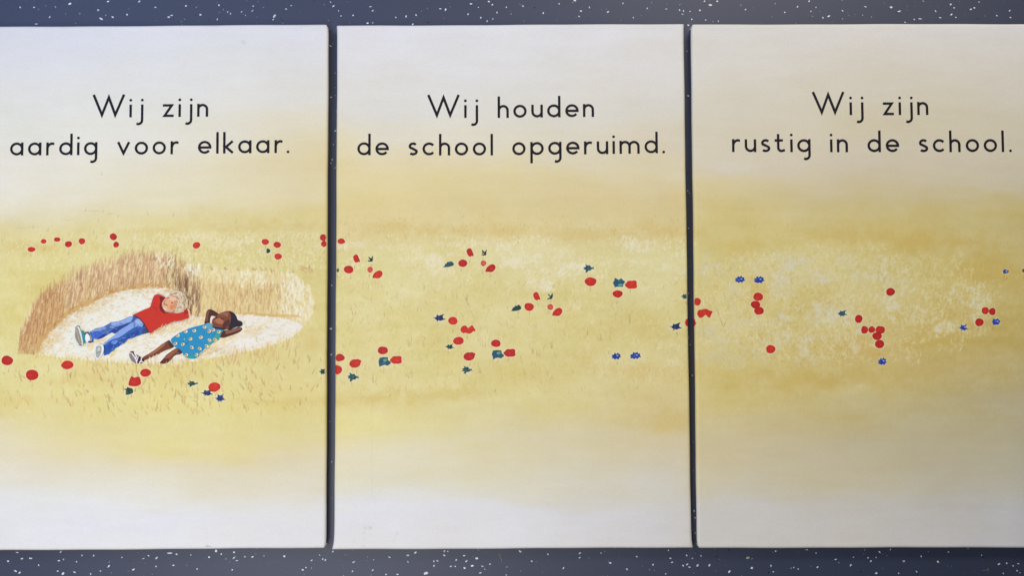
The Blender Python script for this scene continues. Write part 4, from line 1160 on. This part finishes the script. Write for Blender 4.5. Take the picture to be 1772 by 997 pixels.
GL = {
    'o': [bowl(11.5)],
    'a': [bowl(11.4), [(20.9, 0), (20.9, XH)]],
    'd': [bowl(11.4), [(20.9, 0), (20.9, AS)]],
    'p': [bowl(11.7), [(2.1, -14.5), (2.1, XH)]],
    'g': [bowl(11.4), hook(20.9, XH)],
    'e': [arc(11.6, XH / 2, ro + .3, ro, 2, 322, 32), [(3.0, 11.0), (23.2, 11.0)]],
    'c': [arc(11.6, XH / 2, ro + .2, ro, 42, 318, 28)],
    'i': [[(2.1, 0), (2.1, 22.3)], ('dot', 2.1, 30.0)],
    'j': [hook(12.2, 22.3), ('dot', 12.2, 30.0)],
    'l': [[(2.1, 0), (2.1, AS)]],
    'k': [[(2.1, 0), (2.1, AS)], [(16.6, 21.6), (5.0, 11.4), (17.0, 1.0)]],
    'n': [[(2.1, 0), (2.1, XH)], arch(2.1, 17.0)],
    'h': [[(2.1, 0), (2.1, AS)], arch(2.1, 17.2)],
    'm': [[(2.1, 0), (2.1, XH)], arch(2.1, 17.4), arch(17.4, 32.8)],
    'u': [[(2.1, 22.3), (2.1, 9.6)] + arc(9.9, 9.9, 7.8, 7.8, 184, 350, 16), [(17.8, 0), (17.8, 22.3)]],
    'r': [[(2.1, 0), (2.1, XH)], [(2.1, 12.0)] + arc(10.5, 12.4, 8.0, 8.2, 165, 92, 9) + [(13.8, 19.8)]],
    's': [arc(8.3, 16.0, 5.7, 4.55, 34, 215, 14) + [(6.2, 12.4), (10.2, 10.4)] + arc(8.2, 6.3, 6.0, 4.3, 28, -142, 14)],
    't': [[(6.2, 31.6), (6.2, 7.0)] + arc(12.0, 7.4, 5.8, 5.4, 190, 275, 9) + [(17.6, 3.6)], [(0, 20.4), (14.4, 20.4)]],
    'v': [[(1.4, 22.2), (10.8, 2.6), (20.2, 22.2)]],
    'W': [[(1.6, 39.8), (16.4, 4.2), (27.9, 35.0), (39.4, 4.2), (54.2, 39.8)]],
    'z': [[(.2, 20.3), (15.6, 20.3), (3.2, 2.1), (19.0, 2.1)]],
    '.': [('dot', 0, 2.1)],
}
# each line: (glyph, left edge, baseline)
LINES = [
    (P1, [('W', 159.9, 202.9), ('i', 223.8, 202.7), ('j', 233.7, 202.5), ('z', 281.5, 202.1), ('i', 308.7, 202.0), ('j', 318.5, 201.9), ('n', 341.0, 201.6)]),
    (P1, [('a', 17.3, 268.8), ('a', 48.4, 268.7), ('r', 79.7, 268.6), ('d', 102.3, 268.4), ('i', 133.1, 268.2), ('g', 145.3, 268.1), ('v', 202.8, 267.6), ('o', 233.0, 267.3), ('o', 263.9, 266.9), ('r', 294.9, 266.6), ('e', 342.4, 265.9), ('l', 374.0, 265.5), ('k', 385.9, 265.4), ('a', 412.1, 265.0), ('a', 443.2, 264.8), ('r', 474.9, 264.6), ('.', 498.4, 264.6)]),
    (P2, [('W', 739.6, 203.2), ('i', 803.3, 203.7), ('j', 813.1, 203.7), ('h', 861.2, 203.6), ('o', 888.3, 203.3), ('u', 919.5, 202.9), ('d', 947.0, 202.6), ('e', 978.2, 202.3), ('n', 1008.9, 202.0)]),
    (P2, [('d', 618.4, 268.4), ('e', 649.6, 268.5), ('s', 706.6, 268.6), ('c', 731.0, 268.6), ('h', 759.7, 268.7), ('o', 787.1, 268.7), ('o', 818.1, 268.7), ('l', 848.9, 268.6), ('o', 886.5, 268.3), ('p', 917.7, 267.9), ('g', 948.8, 267.5), ('e', 979.7, 267.1), ('r', 1010.7, 266.8), ('u', 1032.8, 266.4), ('i', 1060.0, 266.0), ('m', 1072.1, 265.8), ('d', 1115.5, 264.9), ('.', 1148.5, 264.9)]),
    (P3, [('W', 1405.8, 198.0), ('i', 1470.4, 198.7), ('j', 1480.2, 198.7), ('z', 1527.9, 198.8), ('i', 1555.3, 198.6), ('j', 1565.4, 198.6), ('n', 1587.5, 198.4)]),
    (P3, [('r', 1266.9, 262.8), ('u', 1288.9, 262.8), ('s', 1316.8, 262.8), ('t', 1340.7, 262.9), ('i', 1367.7, 262.9), ('g', 1379.9, 262.9), ('i', 1436.6, 263.0), ('n', 1448.4, 263.0), ('d', 1501.5, 262.8), ('e', 1533.0, 262.8), ('s', 1590.1, 262.8), ('c', 1614.4, 262.8), ('h', 1643.1, 262.8), ('o', 1671.5, 262.7), ('o', 1702.6, 262.7), ('l', 1733.6, 262.7), ('.', 1748.7, 262.7)]),
]
INK_LETTER = (20, 17, 27)


def ribbon(pts, w):
    """outline of a pen stroke with mitred joints, butt ends"""
    p = np.array(pts, float)
    closed = np.hypot(*(p[0] - p[-1])) < 1e-6
    d = np.diff(p, axis=0)
    d /= np.hypot(d[:, 0], d[:, 1])[:, None]
    nn_ = np.stack([-d[:, 1], d[:, 0]], -1)
    L, Rr = [], []
    for i in range(len(p)):
        if closed:
            a, b_ = nn_[i - 1 if i > 0 else -1], nn_[i if i < len(nn_) else 0]
        else:
            a, b_ = nn_[max(i - 1, 0)], nn_[min(i, len(nn_) - 1)]
        m = a + b_
        m /= np.hypot(*m)
        k = 1 / max(m @ a, 0.16)
        L.append(p[i] + m * k * w / 2); Rr.append(p[i] - m * k * w / 2)
    return np.array(L), np.array(Rr)


for P, glyphs in LINES:
    for ch, left, base in glyphs:
        org = to_local(P, at(left, base))
        sc = np.hypot(*(at(left + 10, base) - at(left, base))) / 10
        col = ink(np.array(INK_LETTER, float), left, base)
        V, F, Cc = [], [], []
        for k, st in enumerate(GL[ch]):
            z = BASE_Z + STEP * (k + 1)
            if st[0] == 'dot':
                a = np.linspace(0, 2 * math.pi, 16, endpoint=False)
                q = np.stack([st[1] + 2.35 * np.cos(a), st[2] + 2.35 * np.sin(a)], -1) * sc + org
                b0 = len(V)
                V += [(x, y, z) for x, y in q]; F.append(tuple(range(b0, b0 + 16)))
            else:
                L, Rr = ribbon(st, SW if ch != 'W' else 4.3)
                L = L * sc + org; Rr = Rr * sc + org
                b0 = len(V); n_ = len(L)
                V += [(x, y, z) for x, y in L] + [(x, y, z) for x, y in Rr]
                for i in range(n_ - 1):
                    F.append((b0 + i, b0 + n_ + i, b0 + n_ + i + 1, b0 + i + 1))
        Cc = [col] * len(V)
        link_mesh('printed_full_stop' if ch == '.' else 'printed_letter', V, F, M_INK, Cc, P.root)

# ------------------------------------------------------------------ chips in the vinyl
CV, CF, CC = [], [], []


def under_canvas(x, y, m=0.0):
    for P in PANELS:
        l = to_local(P, (x, y))
        if abs(l[0]) < P.w / 2 + m and abs(l[1]) < P.h / 2 + m:
            return True
    return False


def chip(x, y, L, w, a, col, r):
    n_ = r.choice([4, 4, 5, 5, 6])
    z = 0.00012 + 0.00004 * (len(CF) % 4)
    k = len(CV)
    for i in range(n_):
        t = 2 * math.pi * (i + r.uniform(-.25, .25)) / n_
        p, q = L / 2 * math.cos(t), w / 2 * math.sin(t)
        CV.append((x + p * math.cos(a) - q * math.sin(a), y + p * math.sin(a) + q * math.cos(a), z))
        CC.append(col)
    CF.append(tuple(range(k, k + n_)))


rc = random.Random(21)
for _ in range(42000):
    x, y = rc.uniform(-2.18, 2.18), rc.uniform(-1.68, 1.68)
    if under_canvas(x, y, -0.001):
        continue
    t = rc.random()
    in_view = abs(x) < 0.93 and abs(y) < 0.56
    if t < .16 and not in_view or (t < .05 and in_view):
        b_ = rc.uniform(.55, .9); L = rc.uniform(2.0, 5.5)
    elif t < .55:
        b_ = rc.uniform(.10, .36); L = rc.uniform(.9, 3.0)
    elif t < .95:
        b_ = rc.uniform(.05, .14); L = rc.uniform(.8, 2.8)
    else:
        b_ = .006; L = rc.uniform(1.5, 3.5)
    chip(x, y, L * 1e-3, L * rc.uniform(.4, .85) * 1e-3, rc.uniform(0, 3.14), (b_ * .95, b_ * 1.0, b_ * 1.1), rc)
# the conspicuous ones, where they lie
BIG = [(35, 12, 4, 2), (59, 12, 5, 2.6), (121, 6, 6, 4), (96, 11, 3, 2), (170, 17, 4, 3.4), (175, 32, 8, 3.6), (183, 26, 3, 2), (195, 29, 5, 3), (220, 25, 4, 3), (187, 2, 5, 2.5), (241, 2, 5, 3), (269, 12, 4, 2.5),
       (292, 29, 5, 3.4), (297, 26, 6, 2), (347, 25, 4.5, 4), (86, 29, 4, 2), (138, 23, 4, 1.2), (376, 33, 4, 2), (394, 20, 4, 2), (399, 23, 4, 1.6), (418, 20, 4, 2.2), (438, 10, 4, 1.6), (437, 18, 6, 1.6), (425, 26, 3, 2), (63, 41, 6, 2.2),
       (475, 27, 8, 3.6), (473, 33, 5, 1.6), (495, 15, 4, 2.2), (504, 9, 4, 2), (577, 10, 5, 2.6), (586, 18, 4, 2), (590, 27, 3, 2.2), (611, 26, 3.4, 2.6), (572, 3, 3, 2), (645, 18, 5, 3), (641, 11, 5, 1.8), (685, 29.5, 3, 2.4), (636, 39.5, 5, 3), (645, 39, 3, 2.4),
       (720, 25.5, 4, 2.6), (762, 14.5, 4.5, 2.2), (771, 16, 5, 3.2), (810, 24, 3.6, 2.6), (815, 6, 5, 3), (828, 12, 3, 2), (846, 2, 5, 3), (852, 7.5, 3.6, 2.6), (860, 21, 4, 2), (853, 32, 4, 2), (843, 36, 4, 2.6), (832, 30, 3.6, 2.4), (876, 12, 3.6, 2.4),
       (905, 10, 4, 2.4), (940, 22, 4, 2.5), (968, 6, 5, 3), (1002, 28, 4, 2.4), (1020, 12, 4, 2), (1052, 20, 5, 2.8), (1078, 5, 4, 2.6), (1096, 30, 3.6, 2), (1120, 14, 4, 2.2), (1153, 15, 4.6, 2), (1176, 17, 4, 2), (1183, 18.5, 4, 2.2), (1181, 24, 4, 1.8),
       (1194, 19, 3, 2.2), (1211, 17.5, 3.8, 2.8), (1219, 1.5, 4, 2.4), (1229, 8, 8, 3.6), (1241, 1.5, 4, 3), (1243, 36, 3.2, 2.6), (1191, 43, 4, 3), (1221, 34, 3, 2.2), (1290, 16, 4, 2.4), (1400, 1.5, 4, 3), (1380, 11, 4.4, 2.4), (1412, 12, 3, 2.6), (1403, 19, 4, 2.4), (1434, 27.5, 6, 3), (1424, 30, 4, 2),
       (1497, 11, 6, 2.6), (1542, 12, 5.5, 4), (1556, 19, 7, 2.4), (1458, 18, 4, 2.2), (1566, 38, 3, 2.4), (1582, 33, 3, 2.4), (1592, 32, 7, 1.8), (1619, 18.5, 4, 2), (1627, 30, 5, 2.4), (1645, 7, 4.5, 3), (1651, 13, 4.4, 1.8), (1646, 24.5, 5.5, 3.4), (1654, 29.5, 3, 2.4), (1680, 15.5, 4.4, 2.6), (1686, 13, 4, 3),
       (1694, 3, 3.4, 2.6), (1725, 26.5, 4, 2.6), (1747, 18, 4.4, 2), (1748.5, 29.5, 3.6, 3),
       (14, 972, 4, 3), (38, 967.5, 5, 3), (53, 967, 7, 2.6), (27, 989, 6, 3), (34, 992, 5, 3), (30, 957, 7, 1.5), (105, 956, 4.5, 1.8), (102, 971, 5, 2.4), (110, 969, 4, 2), (100, 989, 4, 2.6), (109, 993.5, 6, 4.4), (129, 991, 6, 2.6), (142, 962, 3.6, 2.4), (157, 994, 4, 2), (67, 979, 4, 2.4),
       (188, 981, 6, 3), (189, 973.5, 3.6, 1.4), (231, 986.5, 6, 2.6), (174, 989, 3, 2.4), (211, 965.5, 3, 2.4), (257, 962.5, 4, 2.4), (271, 966.5, 6, 3), (270, 981, 3.6, 3), (294, 958, 10, 2.4), (305.5, 960, 4, 3), (300, 979, 5, 3), (248, 967.5, 5, 1.6), (362, 965, 4.4, 3), (383, 959.5, 4, 2.6), (405, 956.5, 4, 3), (405, 966, 7, 2.4),
       (424, 964.5, 3.8, 3), (437, 964.5, 5.4, 2.6), (391, 968, 3, 2), (341, 985.5, 3.4, 2.6), (402, 987, 3, 2.6), (410, 971, 5, 1.4), (457, 963, 2.6, 2.2), (492, 963.5, 4.4, 3.6), (553, 961, 2.6, 2), (558.5, 968.5, 3.6, 2), (563, 970, 4, 2), (576, 955.5, 4, 3), (612, 973.5, 5.4, 2), (529.5, 983, 3, 2.6), (539, 984, 3, 2), (524, 987, 5, 3), (645, 987.5, 4.6, 2), (668, 995, 4, 2.6), (688, 995, 5, 2.6), (610, 989.5, 4, 2),
       (674, 965, 5, 1.8), (706, 962, 6, 3), (706, 973.5, 4, 2), (719, 957, 5, 3), (737, 993, 9, 5), (751, 972, 4, 3), (757, 971.5, 4, 2.2), (769, 962, 5.6, 3), (769, 954.5, 4, 2.4), (775, 955, 3, 2.4), (789.5, 970, 3.6, 2.6), (780, 981, 5, 2.4), (788, 981, 3, 2.4), (807, 972, 6, 2.4), (804, 984, 5, 4), (825, 967, 5.4, 4), (817, 980, 6, 3.4), (835, 981, 6, 2), (839, 986, 3, 2), (831, 992, 6, 3), (848, 977, 3, 2.4), (877, 982, 2.6, 2.2), (803, 962.5, 5, 2.2), (751, 980, 4, 3), (876, 996, 3, 2),
       (900, 955, 6, 3), (920, 972, 4, 2.6), (948, 960, 4, 2.6), (975, 984, 5, 2.6), (1003, 966, 4, 2.6), (1040, 958, 4, 2), (1056, 975, 5, 3), (1085, 986, 4, 2.4), (1102, 964, 3.6, 2.6), (1130, 978, 4, 2.4), (1156.5, 953, 3.2, 2.4), (1160, 967, 4.4, 3.4), (1188, 962, 3.2, 2.6), (1198, 967, 3, 2), (1163, 974, 5, 1.8), (1182, 979.5, 4, 2.8), (1189, 977.5, 5, 2.6), (1207, 979.5, 6, 3.8), (1227.5, 979, 5, 2.6), (1213, 963, 4, 2.2), (1152, 994, 3, 2.4),
       (1334, 980, 4, 2.6), (1338, 990.5, 3.4, 2.6), (1369, 984, 3, 2), (1373.5, 983, 3, 2), (1381, 985.5, 4, 1.6), (1342, 954.5, 3, 2.6), (1396.5, 952, 3.4, 2.2), (1412, 958, 3.6, 2.4), (1446, 969, 5.2, 2.6), (1472, 979, 5, 2.4), (1502, 966, 4.4, 2.2), (1507, 972, 4.4, 2.6), (1516, 965.5, 2.8, 2), (1522, 956, 5, 3), (1564, 972, 5.4, 3.2), (1555, 993, 3.4, 2.4), (1586, 990, 4, 2.4), (1623, 973, 5, 3.6), (1540.5, 952, 3.4, 1.8), (1698.5, 961.5, 3, 2.2),
       (1728.5, 977, 5.2, 3), (1742, 975.5, 3.6, 2.6), (1753, 980, 4, 2.2), (1762, 976.5, 5, 2.2), (1760, 988.5, 3.4, 2.6), (1736, 993, 3.4, 2.4), (1765, 992, 3, 2), (1641, 956, 3.4, 2),
       (572, 79, 6, 1.4), (573, 168, 3, 2.4), (575, 276, 3, 2.4), (573, 282, 3, 2), (574, 494, 2.6, 2.4), (572.5, 569, 4.6, 3.6), (573.5, 614, 4, 2.4), (577, 250, 2.4, 2), (580, 290, 2.6, 2), (580, 126, 2, 2), (571, 730, 3, 2), (574, 800, 2.6, 2),
       (1189, 88, 2.4, 2), (1190, 330, 3, 2), (1193, 334, 3, 1.8), (1191, 508, 2.4, 2), (1190.5, 586, 2.8, 2.2), (1194.5, 597, 2.4, 2), (1191.5, 395, 3, 1.6), (1201, 885, 2.4, 3.6), (1203, 897, 2, 2.6), (1203, 923, 5, 1.2), (1200, 765, 2.6, 2), (1198, 650, 2.4, 2)]
for u, v, L, w in BIG:
    x, y = at(u, v, 0.0)
    b_ = rc.uniform(.62, .9) if L * w > 6 else rc.uniform(.32, .75)
    chip(x, y, L * 0.98e-3, w * 0.98e-3, rc.uniform(-.6, 1.2) if L > 4.2 else rc.uniform(0, 3.1), (b_ * .88, b_ * .93, b_ * 1.03), rc)
for u, v, L, w, c in [(1294, 966, 7, 4.5, (.42, .42, .30)), (1301, 968, 6, 1.6, (.24, .23, .14)), (1262, 990, 6, 3, (.8, .85, .95)), (1301, 984, 5, 4, (.8, .84, .95)), (1240, 964, 3, 2.6, (.006, .007, .012)), (741, 38, 4, 2.4, (.006, .007, .012))]:
    x, y = at(u, v, 0.0)
    chip(x, y, L * 1e-3, w * 1e-3, rc.uniform(0, 1), c, rc)
ch = link_mesh('floor_chips', CV, CF, M_CHIP, CC, fl)
ch['kind'] = 'stuff'


# a brown thread and a pale fibre lying on the vinyl
def thread(pts, rad, col, label):
    V, F = [], []
    p = [np.array([*at(u, v, 0.0), rad * 1.2]) for u, v in pts]
    for i, q in enumerate(p):
        d = p[min(i + 1, len(p) - 1)] - p[max(i - 1, 0)]
        d /= np.linalg.norm(d)
        s = np.array([-d[1], d[0], 0])
        for k in range(6):
            a = 2 * math.pi * k / 6
            V.append(q + rad * (s * math.cos(a) + np.array([0, 0, 1]) * math.sin(a)))
    for i in range(len(p) - 1):
        for k in range(6):
            F.append((i * 6 + k, i * 6 + (k + 1) % 6, (i + 1) * 6 + (k + 1) % 6, (i + 1) * 6 + k))
    o = link_mesh('thread', V, F, M_CHIP, [col] * len(V))
    o['label'] = label
    o['category'] = 'thread'
    o['group'] = 'loose threads on the floor'


thread([(865, 958), (866, 961), (865.5, 964), (868, 968), (867.5, 973)], 0.0006, (0.30, 0.22, 0.14), 'short brown thread on the floor below the middle canvas')
thread([(1700, 988), (1706, 987.5), (1710, 986), (1710.5, 983), (1709.5, 989.5)], 0.0004, (0.26, 0.17, 0.16), 'thin reddish fibre on the floor below the right canvas')
